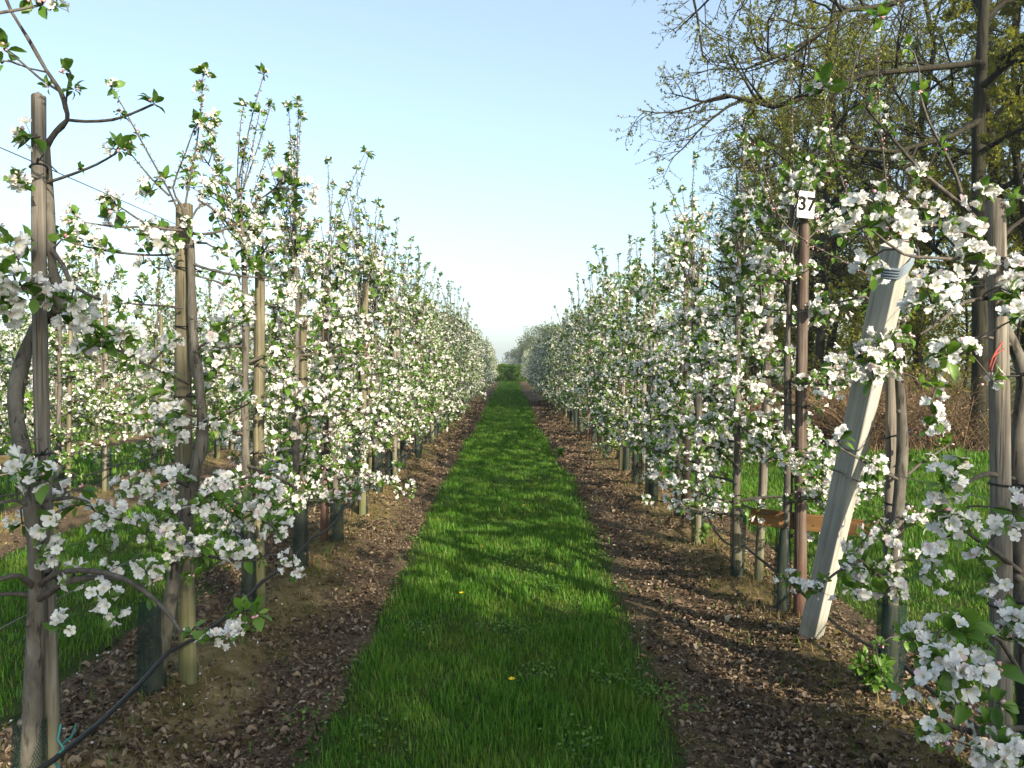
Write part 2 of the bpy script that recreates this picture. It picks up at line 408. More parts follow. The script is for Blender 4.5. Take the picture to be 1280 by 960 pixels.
# tussocks and clover in the path
rng = np.random.default_rng(14); n = 520; ty = 1.8 + 24 * rng.uniform(0, 1, n) ** 1.5; tx = rng.uniform(-.78, .72, n); k = np.repeat(np.arange(n), 38)
x = tx[k] + rng.normal(0, .035, len(k)); y = ty[k] + rng.normal(0, .035, len(k)); hh = rng.uniform(.06, .105, n)[k] * rng.uniform(.5, 1.1, len(k)); g = Geo()
kk = keep_path(x, y, rng); x, y, hh = x[kk], y[kk], hh[kk]
blades(g, x, y, ground_h(x, y) - .004, hh, rng.uniform(.004, .006, len(x)) * (1 + .06 * y), rng, .75)
tag(link("grass_tussocks", g.mesh("grass_tussocks", [M["tussock"]])), kind="stuff")
g = Geo(); n = 45; cy_ = 1.9 + 9 * rng.uniform(0, 1, n) ** 1.3; cx_ = rng.uniform(-.85, .8, n); k = np.repeat(np.arange(n), 70)
x = cx_[k] + rng.normal(0, .06, len(k)); y = cy_[k] + rng.normal(0, .06, len(k)); L = rng.uniform(.010, .022, len(k))
scatter(g, *LEAF[2], np.stack([x, y, ground_h(x, y) + rng.uniform(.015, .06, len(k))], 1), frames(unit(rng.normal(0, .4, (len(k), 3)) + np.array([0, 0, 1.])), rng), np.stack([L, L * 1.7, L], 1))
tag(link("clover", g.mesh("clover", [M["leaf"]])), kind="stuff")
def keep_left(x, y, rng):
    a, _ = edges("L1", y); _, b = edges("L2", y); return (x < a + rng.normal(0, .05, len(x))) & (x > b + rng.normal(0, .05, len(x)))
gl = fill_grass(-3.95, -2.05, [(2.5, 7, 3200, .08, .007), (7, 14, 1400, .08, .011), (14, 40, 350, .09, .022)], 12, 1.0, keep_left)
tag(link("alley_grass", gl.mesh("alley_grass", [M["grass"]])), kind="stuff")
gl = Geo()
rng = np.random.default_rng(77)
for xa in (-7.05, -10.25, -13.4):
    x = rng.uniform(xa, xa + 1.8, 16000); y = 5 + 45 * rng.uniform(0, 1, 16000) ** 1.5
    blades(gl, x, y, 0 * x, rng.uniform(.05, .11, len(x)), .012 + .0006 * y, rng)
tag(link("alley_grass", gl.mesh("alley_grass", [M["grass"]])), kind="stuff")
def keep_right(x, y, rng):
    _, b = edges("R1", y); return x > b + rng.normal(0, .08, len(x))
gr = fill_grass(2.0, 9.0, [(1.5, 6, 3600, .070, .0065), (6, 11, 2200, .08, .009), (11, 17, 800, .11, .014), (17, 45, 160, .14, .03)], 13, 1.0, keep_right)
tag(link("meadow_grass", gr.mesh("meadow_grass", [M["grass"]])), kind="stuff")

# dead leaves on the bare strips --------------------------------------
LITTER = (np.array([(x - .5, y * w_, .12 * math.sin(x * 4) + .13 * y * y * (.6 + x) + .05 * y) for x, w_ in ((0, .10), (.28, .30), (.5, .21), (.74, .30), (1, .08)) for y in (-1, 0, 1)]), np.array([(i * 3 + j, i * 3 + j + 1, i * 3 + j + 4, i * 3 + j + 3) for i in range(4) for j in range(2)]))
def litter(nm, n, seed, ymax):
    rng = np.random.default_rng(seed); geo = Geo()
    y = 1.6 + (ymax - 1.6) * rng.uniform(0, 1, n) ** 2.2; a, b = edges(nm, y)
    t = rng.uniform(.02, .98, n); xr = ROWS[nm]; x = a + (b - a) * t
    dens = np.clip(.30 + .75 * np.minimum(1, np.abs(x - xr) / .5) + .55 * vnoise(x * 2.5, y * 2.5, seed) - .75 * np.clip((.34 - np.minimum(x - a, b - x)) / .3, 0, 1), 0.05, 1)
    k = rng.uniform(0, 1, n) < dens; x, y = x[k], y[k]; n = len(x)
    z = soil_h(nm, x, y) + rng.uniform(.002, .012, n)
    nrm = unit(rng.normal(0, .38, (n, 3)) + np.array([0, 0, 1.]))
    s = rng.uniform(.008, .026, n) * np.where(rng.uniform(0, 1, n) < .18, 1.7, 1) * (1 + np.clip((y - 6) * .05, 0, 2)); sx = np.stack([s, s * rng.uniform(.55, 1.25, n), s * rng.uniform(.3, 2.6, n)], 1)
    tv, tf = LITTER
    scatter(geo, tv, tf, np.stack([x, y, z], 1), frames(nrm, rng), sx)
    return geo
for nm, n, ymax in (("L1", 64000, 30), ("R1", 78000, 30), ("L2", 8000, 22)):
    tag(link("leaf_litter", litter(nm, n, 5 + len(nm) * n % 97, ymax).mesh("leaf_litter", [M["litter"]])), kind="stuff")
rng = np.random.default_rng(41); g = Geo()
for nm in ("L1", "R1"):
    n = 420; y = 1.8 + 16 * rng.uniform(0, 1, n) ** 1.5; a, b = edges(nm, y); x = a + (b - a) * rng.uniform(.03, .97, n)
    scatter(g, *LEAF[2], np.stack([x, y, soil_h(nm, x, y) + .014], 1), frames(unit(rng.normal(0, .4, (n, 3)) + np.array([0, 0, 1.])), rng), np.stack([rng.uniform(.010, .017, n)] * 3, 1) * np.array([1, 1.5, 1]))
tag(link("fallen_petals", g.mesh("fallen_petals", [M["petal"]])), kind="stuff")
# fallen twigs and straw
def straw(nm, n, seed):
    rng = np.random.default_rng(seed); tb = Tubes(3)
    for _ in range(n):
        y = 1.7 + 9 * rng.uniform() ** 1.6; a, b = edges(nm, y); x = rng.uniform(a + .05, b - .05)
        L = rng.uniform(.06, .28); an = rng.uniform(0, 6.3); p = np.array([x, y, float(soil_h(nm, np.array(x), np.array(y))) + .010])
        d = np.array([math.cos(an), math.sin(an), rng.normal(0, .06)]); q = np.array([-d[1], d[0], 0]) * rng.normal(0, .03)
        tb.add([p, p + d * L * .5 + q, p + d * L], .0022, .0012)
    g = Geo(); tb.into(g); return g
for nm in ("L1", "R1"):
    tag(link("twig_litter", straw(nm, 420, 31 if nm == "L1" else 32).mesh("twig_litter", [M["thicket"]])), kind="stuff")

# ------------------------------------------------------------------ apple trees
def smooth(p, k):
    """Catmull-Rom curve through p"""
    q = np.vstack([2 * p[0] - p[1], p, 2 * p[-1] - p[-2]]); out = []
    for i in range(1, len(q) - 2):
        for t in np.arange(k) / k:
            a, b, c, d = q[i - 1], q[i], q[i + 1], q[i + 2]
            out.append(.5 * (2 * b + (c - a) * t + (2 * a - 5 * b + 4 * c - d) * t * t + (3 * b - a - 3 * c + d) * t ** 3))
    return np.array(out + [p[-1]])
class Sites:
    def __init__(s): s.p = []; s.d = []; s.t = []; s.s = []
    def add(s, p, d, t=0, sc_=1.0): s.p.append(np.asarray(p, float)); s.d.append(np.asarray(d, float)); s.t.append(t); s.s.append(sc_)
class Tree:
    def __init__(s, seed, lod=0):
        s.rng = np.random.default_rng(seed); s.lod = lod
        s.trunk = Tubes(8 if lod == 0 else 6); s.br = Tubes(5 if lod == 0 else 4); s.sites = Sites(); s.nodes = []
    def limb(s, pts, r0, r1, sites=True, gap=.075, start=.3, kind=0, scale=1.0, thick=False):
        pts = np.asarray(pts, float); rng = s.rng
        if s.lod == 0 and len(pts) > 3: pts = smooth(pts, 4 if thick else 2)
        if thick and s.lod == 0:
            rr = np.linspace(r0, r0 if r1 is None else r1, len(pts)) * (1 + np.convolve(rng.normal(0, .11, len(pts) + 2), [.3, .5, .3], "valid"))
            s.trunk.add(pts, 0, radii=rr, sides=12)
            for i in range(2, len(pts) - 1, 3):                  # pruning scars
                e = unit(rng.normal(size=3) * np.array([1, 1, .3])); q = pts[i]
                s.trunk.add([q, q + e * rr[i] * .9, q + e * rr[i] * 1.25, q + e * (rr[i] * 1.32)], 0, radii=np.array([.6, .55, .42, .12]) * rr[i], sides=8)
        else:
            rr = np.linspace(r0, r0 if r1 is None else r1, len(pts)) * (1 + (rng.normal(0, .10, len(pts)) if s.lod == 0 and r0 > .005 else 0)); (s.trunk if thick else s.br).add(pts, 0, radii=rr, sides=7 if s.lod == 0 and r0 > .006 else None)
        seg = np.linalg.norm(np.diff(pts, axis=0), axis=1); L = seg.sum(); cum = np.concatenate(([0], np.cumsum(seg)))
        def point(t):
            q = t * L; i = min(np.searchsorted(cum, q, side="right") - 1, len(seg) - 1); f = (q - cum[i]) / (seg[i] + 1e-9)
            return pts[i] * (1 - f) + pts[i + 1] * f, unit(pts[i + 1] - pts[i])
        for i in range(7):
            s.nodes.append(point(i / 6)[0])
        if sites:
            q = start * L
            while q < L:
                p, d = point(q / L); side = rng.normal(size=3); side -= side.dot(d) * d; side = unit(side); side[2] += .35
                s.spur(p, unit(side + d * .3), kind, scale); q += gap * rng.uniform(.6, 1.5)
            s.spur(pts[-1], unit(pts[-1] - pts[-2]), kind, scale)
        return point
    def spur(s, p, d, kind=0, scale=1.0):
        rng = s.rng
        if kind == 0:
            L = rng.uniform(.008, .04)
            if s.lod == 0 and L > .015: s.br.add([p, p + d * L * .5 + rng.normal(0, .003, 3), p + d * L], .0025, .002, sides=4)
            s.sites.add(p + d * L, d, 0 if rng.uniform() < (.84 if s.lod == 0 else .70) else 1, scale * rng.choice([.65, .85, 1.0, 1.2]) * rng.uniform(.92, 1.08))
        else: s.sites.add(p + d * .006, d, kind, scale * rng.uniform(.7, 1.2))
    def twig_to(s, p, kind=0, scale=1.0, r=.003):
        """a twig from the nearest limb to the cluster at p"""
        p = np.asarray(p, float); nd = np.array(s.nodes); d = np.linalg.norm(nd - p, axis=1) + np.maximum(0, nd[:, 2] - p[2]) * .6
        a = nd[d.argmin()]; m = (a + p) / 2 + s.rng.normal(0, .012, 3) + np.array([0, 0, .02])
        s.br.add([a, a * .55 + m * .45 + s.rng.normal(0, .004, 3), m * .6 + p * .4, p], r * 1.2, r * .7, sides=5)
        s.nodes += [m, p]
        dd = unit(p - m) * .5 + np.array([s.rng.normal(0, .3), -.35, .45])
        s.sites.add(p, unit(dd), 5 if kind == 0 else kind, scale)
    def auto(s, h=2.35, limbs=17, z0=.45, reach=.58, shoots=6, gap=.07, base=(0, 0), zmax=None, along=1.15, r0=.032, shootlen=(.35, .9), trunk=True, azs=None, fscale=1.0):
        rng = s.rng; n = 9
        zt = h * .9
        P = np.zeros((n, 3)); P[:, 2] = np.linspace(-.04, zt, n)
        P[1:, :2] = np.cumsum(rng.normal(0, .012, (n - 1, 2)), 0); P[:, 0] += base[0]; P[:, 1] += base[1]
        if trunk: s.limb(P, r0, r0 * .32, sites=False, thick=True)
        def tp(z): return np.array([np.interp(z, P[:, 2], P[:, k]) for k in range(3)])
        az = rng.uniform(0, 6.28)
        for i in range(limbs):
            f = (i + rng.uniform(-.3, .3)) / limbs; z = z0 + (zt - z0) * max(0, f); az += 2.4 + rng.normal(0, .35)
            L = reach * (1.18 - .62 * f) * rng.uniform(.7, 1.2); ca, sa = math.cos(az), math.sin(az)
            d = np.array([ca, sa * along, rng.uniform(.05, .55) if f < .75 else rng.uniform(.4, 1.2)]); d = unit(d)
            p = tp(z); pts = [p]; st = L / 5; dr = rng.uniform(-.09, .02) if f < .6 else rng.uniform(-.02, .08)
            for k in range(5):
                d = unit(d + rng.normal(0, .10, 3) + np.array([0, 0, dr])); pts.append(pts[-1] + d * st)
            rr = .0105 * (1 - .45 * f)
            pt = s.limb(pts, rr, .0035, gap=gap, start=.22, scale=fscale)
            for k in range(rng.integers(2, 5)):
                t = rng.uniform(.25, .92); q, dd = pt(t); e = rng.normal(size=3); e -= e.dot(dd) * dd; e = unit(unit(e) + dd * .5 + np.array([0, 0, .35]))
                l2 = rng.uniform(.08, .26) * (1 if f < .8 else .8); w = rng.normal(0, .04, 3)
                s.limb([q, q + (e * .35 + w) * l2, q + (e * .7 + w) * l2, q + (e + w * .5 + np.array([0, 0, .1])) * l2], .0042, .002, gap=gap * 1.05, start=.3, scale=fscale)
        for i in range(shoots):
            z = rng.uniform(zt * .72, zt) if i else zt; q = tp(z) + rng.normal(0, .02, 3) * (i > 0); a = rng.uniform(0, 6.28)
            tilt = rng.uniform(.05, .5) if i else .05; d = np.array([math.cos(a) * tilt, math.sin(a) * tilt, 1.0]); L = rng.uniform(*shootlen)
            s.shoot(q, unit(d), L)
    def shoot(s, q, d, L, pts=None):
        rng = s.rng
        if pts is None:
            b = rng.normal(0, .06, 3); pts = [q + d * L * t + b * L * t * t for t in np.linspace(0, 1, 6)]
        pts = np.asarray(pts, float); L = np.linalg.norm(np.diff(pts, axis=0), axis=1).sum()
        pt = s.limb(pts, .0048, .002, sites=False)
        t = .18
        while t < .97:
            p, dd = pt(t); e = rng.normal(size=3); e -= e.dot(dd) * dd; e = unit(unit(e) + dd * .7)
            u_ = rng.uniform(); s.sites.add(p, e, 2 if u_ < .86 else 1 if u_ < .94 else 0, rng.uniform(.6, 1.15) * (.7 if u_ >= .86 else 1)); t += rng.uniform(.6, 1.5) * .019 / L
        s.sites.add(pts[-1], unit(pts[-1] - pts[-2]), 1, 1.05)
        s.sites.add(pts[-1], unit(pts[-1] - pts[-2]), 0, .62)
    def prune(s, base, c, rad):
        """drop clusters that hang right before the point c"""
        k = []
        for i, p in enumerate(s.sites.p):
            w = np.asarray(base) + p; f = (w[1] - CAM[1]) / (c[1] - CAM[1]); on = CAM + (c - CAM) * f
            k.append(not (.2 < f < 1.03 and np.linalg.norm(w - on) < rad * f))
        for nm in "pdts": setattr(s.sites, nm, [v for v, q in zip(getattr(s.sites, nm), k) if q])
    def meshes(s):
        rng = s.rng; lod = s.lod
        p = np.array(s.sites.p); d = unit(np.array(s.sites.d)); t = np.array(s.sites.t); full = t == 5; t = np.where(full, 0, t); scl = np.array(s.sites.s)
        tr, br, fo, bl = Geo(), Geo(), Geo(), Geo()
        s.trunk.into(tr); s.br.into(br)
        up = np.array([0, 0, 1.])
        # open flowers
        k0 = np.where(t == 0)[0]; openness = np.where(full[k0], 1, rng.uniform(0, 1, len(k0))); nf = np.where(openness < .16, rng.integers(1, 3, len(k0)), rng.integers(4, 8, len(k0))) + full[k0] * 1; idx = np.repeat(k0, nf); n = len(idx)
        if n:
            fd = unit(d[idx] * .55 + unit(rng.normal(size=(n, 3))) * .95 + up * .22); S = scl[idx]
            fp = p[idx] + fd * (rng.uniform(.020, .046, n) * S)[:, None]
            fs = S * rng.uniform(.82, 1.12, n)
            fr = frames(unit(fd + rng.normal(0, .38, (n, 3))), rng)
            cup = np.where(np.repeat(openness, nf) < .35, rng.uniform(2.2, 4.6, n), rng.uniform(.5, 3.0, n)); sq = np.clip(1.10 - .13 * cup, .5, 1); s3 = np.stack([fs * sq * rng.uniform(.88, 1.08, n), fs * sq, fs * cup], 1)
            scatter(bl, *PET[lod], fp, fr, s3, 0)
            if lod < 2: scatter(bl, *STA, fp, fr, fs, 1)
            if lod == 0:                                   # flower stalks
                tb = Tubes(3)
                for a, b in zip(p[idx], fp): tb.add([a, b], .0012, .0009)
                tb.into(fo, 1)
            kb = np.concatenate([rng.choice(k0, len(k0) // 3), np.repeat(k0[openness < .16], 4)]); nb = len(kb)
            bd = unit(d[kb] * .5 + unit(rng.normal(size=(nb, 3))) + up * .2)
            scatter(bl, *BUD, p[kb] + bd * rng.uniform(.018, .034, nb)[:, None], frames(bd, rng), scl[kb] * rng.uniform(.7, 1.15, nb), 2)
        # whorls of leaves
        for kind, lo, hi, l0, l1, flat, mi in ((0, 5, 9, .030, .064, .5, 0), (1, 7, 11, .028, .055, .5, 0), (2, 3, 6, .009, .019, .3, 2)):
            k = np.where(t == kind)[0]
            if not len(k): continue
            nl = rng.integers(lo, hi, len(k)); idx = np.repeat(k, nl); n = len(idx)
            ld = unit(d[idx] * (.35 if kind < 2 else .7) + unit(rng.normal(size=(n, 3))) * .9 + up * .10)
            L = rng.uniform(l0, l1, n) * scl[idx] * (1 if lod == 0 else 1.22)
            scatter(fo, *LEAF[lod if kind < 2 else 2], p[idx] + ld * .006, leaf_frames(ld, rng, flat), np.stack([L, L * rng.uniform(.8, 1.15, n), L * rng.uniform(.3, 2.2, n)], 1), mi)
        k = np.where(t > 0)[0]
        if len(k):
            idx = np.concatenate([np.repeat(k[t[k] == 1], 3), k[(t[k] == 2)]]); n = len(idx)
            bd = unit(d[idx] * .8 + unit(rng.normal(size=(n, 3))) * .7)
            scatter(bl, *BUD, p[idx] + bd * .010, frames(bd, rng), scl[idx] * np.where(t[idx] == 1, .9, .55) * rng.uniform(.7, 1.2, n), 2)
        return (tr.mesh("trunk", [M["bark"]]), br.mesh("branches", [M["twig"]]), fo.mesh("foliage", [M["leaf"], M["leaf"], M["young_leaf"]]), bl.mesh("blossom", [M["petal"], M["stamen"], M["bud"]]))

def guard_mesh(r=.062, h=.5, seed=0):
    rng = np.random.default_rng(seed); g = Geo(); n, k = 14, 16
    z = np.linspace(-.02, h, n); th = np.arange(k) * 2 * math.pi / k
    rr = r * (1 + .12 * np.sin(th[None] * 2 + z[:, None] * 6 + seed) + .06 * np.sin(th[None] * 3 - z[:, None] * 11))
    V = np.stack([rr * np.cos(th), rr * np.sin(th), np.repeat(z[:, None], k, 1)], -1)
    i = np.arange(n - 1)[:, None] * k; j = np.arange(k)[None]; j2 = (j + 1) % k
    g.add(V.reshape(-1, 3), np.stack([i + j, i + j2, i + k + j2, i + k + j], -1).reshape(-1, 4))
    return g.mesh("trunk_guard", [M["guard"]])
GUARDS = [guard_mesh(.046, .46, 0), guard_mesh(.052, .38, 1), guard_mesh(.044, .50, 2)]
def plant(meshes, loc, rz=0.0, guard=None, gloc=(0, 0)):
    root = link("apple_tree", None, None, loc, rz); root.empty_display_size = .1
    for nm, me in zip(("trunk", "branches", "foliage", "blossom"), meshes):
        if me is not None and len(me.vertices): link(nm, me, root)
    if guard is not None: link("trunk_guard", guard, root, (gloc[0], gloc[1], 0))
    return root
def post_mesh(h, r, seed, m, tilt=(0, 0), r1=None, ties=(), square=False):
    """round stake: base at the origin"""
    rng = np.random.default_rng(seed); g = Geo(); n, k = 12, 12
    z = np.linspace(-.05, h, n); th = np.arange(k) * 2 * math.pi / k
    rad = np.linspace(r, r1 or r * .88, n)[:, None] * (1 + .05 * np.sin(th[None] * 2 + seed) + .03 * rng.normal(size=(1, k)) + .02 * rng.normal(size=(n, k)))
    cx = tilt[0] * z / h + .006 * np.sin(z * 2.3 + seed); cy = tilt[1] * z / h + .006 * np.cos(z * 2.0 + seed)
    V = np.stack([cx[:, None] + rad * np.cos(th), cy[:, None] + rad * np.sin(th), np.repeat(z[:, None], k, 1) + (np.arange(n) == n - 1)[:, None] * rng.normal(0, .004, (1, k))], -1)
    i = np.arange(n - 1)[:, None] * k; j = np.arange(k)[None]; j2 = (j + 1) % k
    g.add(V.reshape(-1, 3), np.stack([i + j, i + j2, i + k + j2, i + k + j], -1).reshape(-1, 4))
    top = V[-1]; inner = top * .8 + top.mean(0) * .2; inner[:, 2] += .004
    vv = np.concatenate([top, inner, inner.mean(0)[None]])
    jj = np.arange(k)
    g.add(vv, np.stack([jj, (jj + 1) % k, k + (jj + 1) % k, k + jj], -1)); b = g.n - len(vv)
    g.f.append((np.stack([k + jj, k + (jj + 1) % k, 2 * k + 0 * jj], -1) + b, 0))
    return g.mesh("post", [m]), (lambda zz: (np.interp(zz, z, cx), np.interp(zz, z, cy), np.interp(zz, z, rad.mean(1))))
def loop_mesh(cx, cy, z, r, ex=(0, 0), wr=.0032, tail=True, rng=None, slope=.0):
    """a strap round post and trunk"""
    th = np.linspace(0, 2 * math.pi, 19); dx = np.cos(th); dy = np.sin(th)
    e = np.maximum(0, dx * ex[0] + dy * ex[1])
    P = np.stack([cx + dx * r + e * ex[0] / (math.hypot(*ex) + 1e-6), cy + dy * r + e * ex[1] / (math.hypot(*ex) + 1e-6), z + slope * dx], 1)
    tb = Tubes(6); tb.add(P, wr)
    if tail:
        q = P[14]; tb.add([q, q + np.array((.01, -.012, .012)), q + np.array((.045, -.02, -.004)), q + np.array((.07, -.02, -.028))], wr * .8, wr * .6)
        tb.add([q, q + np.array((.012, -.012, .004)), q + np.array((.03, -.016, .022))], wr * .8, wr * .6)
    g = Geo(); tb.into(g); return g.mesh("tie", [M["tie"]])
def add_post(loc, h, r, seed, m, tilt=(0, 0), ties=(), ex=(.05, 0), r1=None):
    me, prof = post_mesh(h, r, seed, m, tilt, r1); root = link("wooden_post", me, None, loc)
    rng = np.random.default_rng(seed + 500)
    for z in ties:
        cx, cy, rr = prof(z); link("tie", loop_mesh(cx, cy, z, rr + .004, ex, slope=rng.normal(0, .012)), root)
    return root

ORD = "first second third fourth fifth sixth seventh eighth ninth tenth eleventh twelfth".split()
def row_h(nm, x, y): return float(soil_h(nm, np.array(float(x)), np.array(float(y))))

# ---- hero trees of the left row
def px(seq): return [at(*q) for q in seq]
def rel(pts, base): return [p - np.asarray(base) for p in pts]
HERO = {}
def hero(nm, y, x=None):
    x = ROWS[nm] if x is None else x
    return np.array((x, y, row_h(nm, x, y) if abs(x - ROWS[nm]) < .5 else 0.0))

# first tree left
b1 = at(38, 975, 2.20); b1[2] = 0
T1 = Tree(101, 0); r1 = lambda seq: rel(px(seq), b1)
T1.limb([np.array((-.01, 0, -.03)), np.array((-.005, 0, .2))] + r1([(40, 900, 2.18), (46, 740, 2.17), (42, 640, 2.17), (30, 572, 2.19), (19, 505, 2.22), (30, 445, 2.27), (48, 405, 2.30), (70, 392, 2.27), (73, 365, 2.24), (66, 335, 2.24), (63, 290, 2.26), (61, 230, 2.27), (58, 182, 2.27)]), .029, .010, sites=False, thick=True)
T1.limb(r1([(58, 182, 2.27), (70, 165, 2.26), (84, 150, 2.24), (82, 135, 2.22), (76, 115, 2.21), (58, 88, 2.19), (35, 48, 2.16), (14, 14, 2.12), (4, -12, 2.1)]), .0095, .0035, sites=False)
T1.limb(r1([(84, 150, 2.24), (108, 152, 2.22), (140, 150, 2.2), (165, 142, 2.18), (190, 131, 2.16)]), .0055, .003, sites=False)
T1.limb(r1([(76, 115, 2.21), (50, 98, 2.2), (25, 76, 2.18), (5, 62, 2.16)]), .004, .0025, sites=False)
T1.limb(r1([(58, 90, 2.19), (35, 85, 2.2), (10, 75, 2.22)]), .003, .002, sites=False)
T1.limb(r1([(82, 135, 2.22), (84, 112, 2.2), (88, 92, 2.18)]), .003, .002, sites=False)
T1.limb(r1([(60, 228, 2.26), (90, 218, 2.22), (120, 206, 2.18), (143, 193, 2.15)]), .005, .0028, sites=False)
T1.limb(r1([(-20, 20, 2.05), (0, 16, 2.06), (25, 12, 2.08), (52, 6, 2.1)]), .005, .0035, sites=False)
T1.limb(r1([(64, 312, 2.25), (78, 330, 2.2), (88, 352, 2.16), (108, 367, 2.12), (125, 374, 2.1)]), .008, .004, sites=False)
T1.limb(r1([(68, 345, 2.24), (40, 350, 2.15), (25, 362, 2.1), (5, 372, 2.05)]), .006, .003, sites=False)
T1.limb(r1([(75, 385, 2.26), (100, 392, 2.22), (118, 412, 2.2), (128, 430, 2.2), (155, 440, 2.2)]), .008, .003, sites=False)
T1.limb(r1([(46, 735, 2.17), (68, 718, 2.12), (100, 713, 2.06), (135, 717, 2.02), (162, 727, 2.0), (192, 748, 1.97), (214, 772, 1.95), (233, 796, 1.93), (255, 790, 1.92)]), .0095, .0035, sites=False)
T1.limb(r1([(46, 750, 2.17), (60, 742, 2.13), (80, 729, 2.1), (112, 722, 2.08), (152, 723, 2.05)]), .011, .007, sites=False)
T1.limb(r1([(45, 738, 2.17), (25, 720, 2.1), (0, 724, 2.05), (-30, 740, 2.0)]), .009, .006, sites=False)
T1.limb(r1([(44, 745, 2.17), (20, 742, 2.16), (-25, 744, 2.12)]), .008, .006, sites=False)
T1.limb(r1([(42, 628, 2.17), (70, 624, 2.12), (92, 622, 2.08), (112, 628, 2.05)]), .007, .003, sites=False)
T1.limb(r1([(42, 635, 2.17), (20, 625, 2.12), (-10, 630, 2.1)]), .007, .004, sites=False)
for (u, v, y, k, s_) in [(40, 172, 2.2, 0, .95), (17, 226, 2.15, 0, .9), (50, 5, 2.1, 1, 1.1), (72, 8, 2.08, 0, .6), (40, -3, 2.1, 1, 1), (8, 62, 2.15, 1, 1.1), (2, 80, 2.18, 1, .9), (85, 90, 2.18, 1, 1.0), (92, 112, 2.2, 1, .7), (60, 108, 2.2, 1, .5), (192, 130, 2.15, 1, .9), (150, 140, 2.19, 1, .5), (150, 187, 2.14, 1, 1.0), (142, 186, 2.14, 0, .6), (98, 212, 2.2, 1, .5),
                         (12, 305, 2.1, 0, 1.1), (24, 325, 2.15, 0, 1.05), (35, 232, 2.18, 1, .9), (5, 345, 2.05, 0, 1.1), (22, 358, 2.1, 0, 1.15), (8, 388, 2.08, 0, 1.1), (44, 370, 2.12, 0, 1.0), (-6, 365, 2.05, 0, 1.1), (88, 378, 2.14, 0, 1.15), (100, 396, 2.16, 0, 1.1), (84, 405, 2.2, 0, .9), (114, 432, 2.18, 0, 1.1), (160, 428, 2.2, 0, 1.0), (150, 415, 2.2, 1, 1.1), (135, 425, 2.2, 1, 1.2), (78, 298, 2.24, 1, .9), (35, 305, 2.2, 1, 1.1),
                         (24, 590, 2.08, 0, 1.15), (60, 602, 2.05, 0, 1.2), (42, 603, 2.06, 0, .8), (62, 656, 2.1, 0, 1.15), (78, 690, 2.12, 0, .9), (58, 694, 2.12, 0, .75), (28, 655, 2.2, 0, .8), (66, 630, 2.3, 0, .8), (98, 632, 2.2, 0, .9), (100, 612, 2.15, 1, 1.0), (92, 722, 2.1, 0, .8), (128, 742, 2.03, 0, .85), (140, 758, 2.02, 0, .95), (182, 713, 1.98, 0, 1.0), (76, 783, 2.1, 0, .85), (120, 640, 2.3, 0, .9),
                         (265, 802, 1.92, 0, .85), (293, 778, 1.92, 0, .75), (302, 790, 1.9, 0, .75), (320, 768, 1.9, 1, .95), (240, 788, 1.93, 1, .9), (305, 765, 1.9, 1, .8)]:
    T1.twig_to(at(u, v, y) - b1, k, s_)
HERO["L1", 0] = (T1, b1)

# second tree left
b2 = at(190, 895, 3.14); b2[2] = row_h("L1", b2[0], 3.14)
T2 = Tree(102, 0); r2 = lambda seq: rel(px(seq), b2)
T2.limb([np.array((0, 0, -.03))] + r2([(194, 860, 3.15), (204, 800, 3.15), (218, 722, 3.13), (232, 650, 3.12), (243, 592, 3.14), (253, 545, 3.16), (249, 480, 3.18), (243, 440, 3.2), (240, 380, 3.2), (239, 320, 3.2), (236, 290, 3.2), (230, 262, 3.19)]), .034, .013, sites=False, thick=True)
T2.limb(r2([(230, 262, 3.19), (222, 250, 3.17), (210, 252, 3.15)]), .008, .004, sites=False)
for sq in ([(231, 258, 3.19), (238, 220, 3.17), (246, 178, 3.15), (251, 135, 3.14), (254, 92, 3.12)], [(226, 255, 3.18), (216, 235, 3.16), (230, 196, 3.14), (241, 165, 3.12), (246, 155, 3.1)], [(222, 262, 3.17), (212, 240, 3.12), (192, 204, 3.05), (172, 168, 3.0), (156, 138, 2.97), (140, 110, 2.95)],
           [(212, 245, 3.13), (190, 224, 3.08), (174, 205, 3.04), (160, 188, 3.02)], [(240, 272, 3.2), (252, 255, 3.2), (268, 262, 3.22), (285, 288, 3.25), (305, 310, 3.3)], [(248, 250, 3.2), (275, 268, 3.2), (300, 300, 3.25), (318, 330, 3.3)], [(262, 240, 3.2), (280, 246, 3.2), (300, 262, 3.2)]):
    T2.shoot(None, None, 0, r2(sq))
for sq in ([(228, 288, 3.17), (205, 286, 3.1), (180, 278, 3.05), (158, 264, 3.0), (143, 254, 2.98)], [(228, 286, 3.2), (195, 283, 3.15), (150, 284, 3.1), (105, 278, 3.05)], [(226, 318, 3.18), (190, 319, 3.1), (150, 316, 3.05), (110, 309, 3.0), (72, 297, 2.95)], [(240, 292, 3.2), (262, 292, 3.2), (288, 284, 3.2), (306, 272, 3.2)], [(243, 303, 3.2), (258, 304, 3.18), (275, 314, 3.15)],
           [(241, 330, 3.2), (262, 337, 3.15), (300, 345, 3.1), (335, 347, 3.1)], [(228, 385, 3.2), (200, 382, 3.15), (165, 380, 3.1)], [(240, 440, 3.2), (270, 420, 3.15), (300, 405, 3.1)], [(236, 480, 3.2), (210, 468, 3.1), (180, 455, 3.0), (150, 440, 2.95)], [(246, 520, 3.2), (215, 512, 3.1), (190, 500, 3.0)], [(250, 540, 3.2), (280, 520, 3.1), (310, 505, 3.0)]):
    T2.limb(r2(sq), .0065, .003, gap=.08, start=.3, scale=.95)
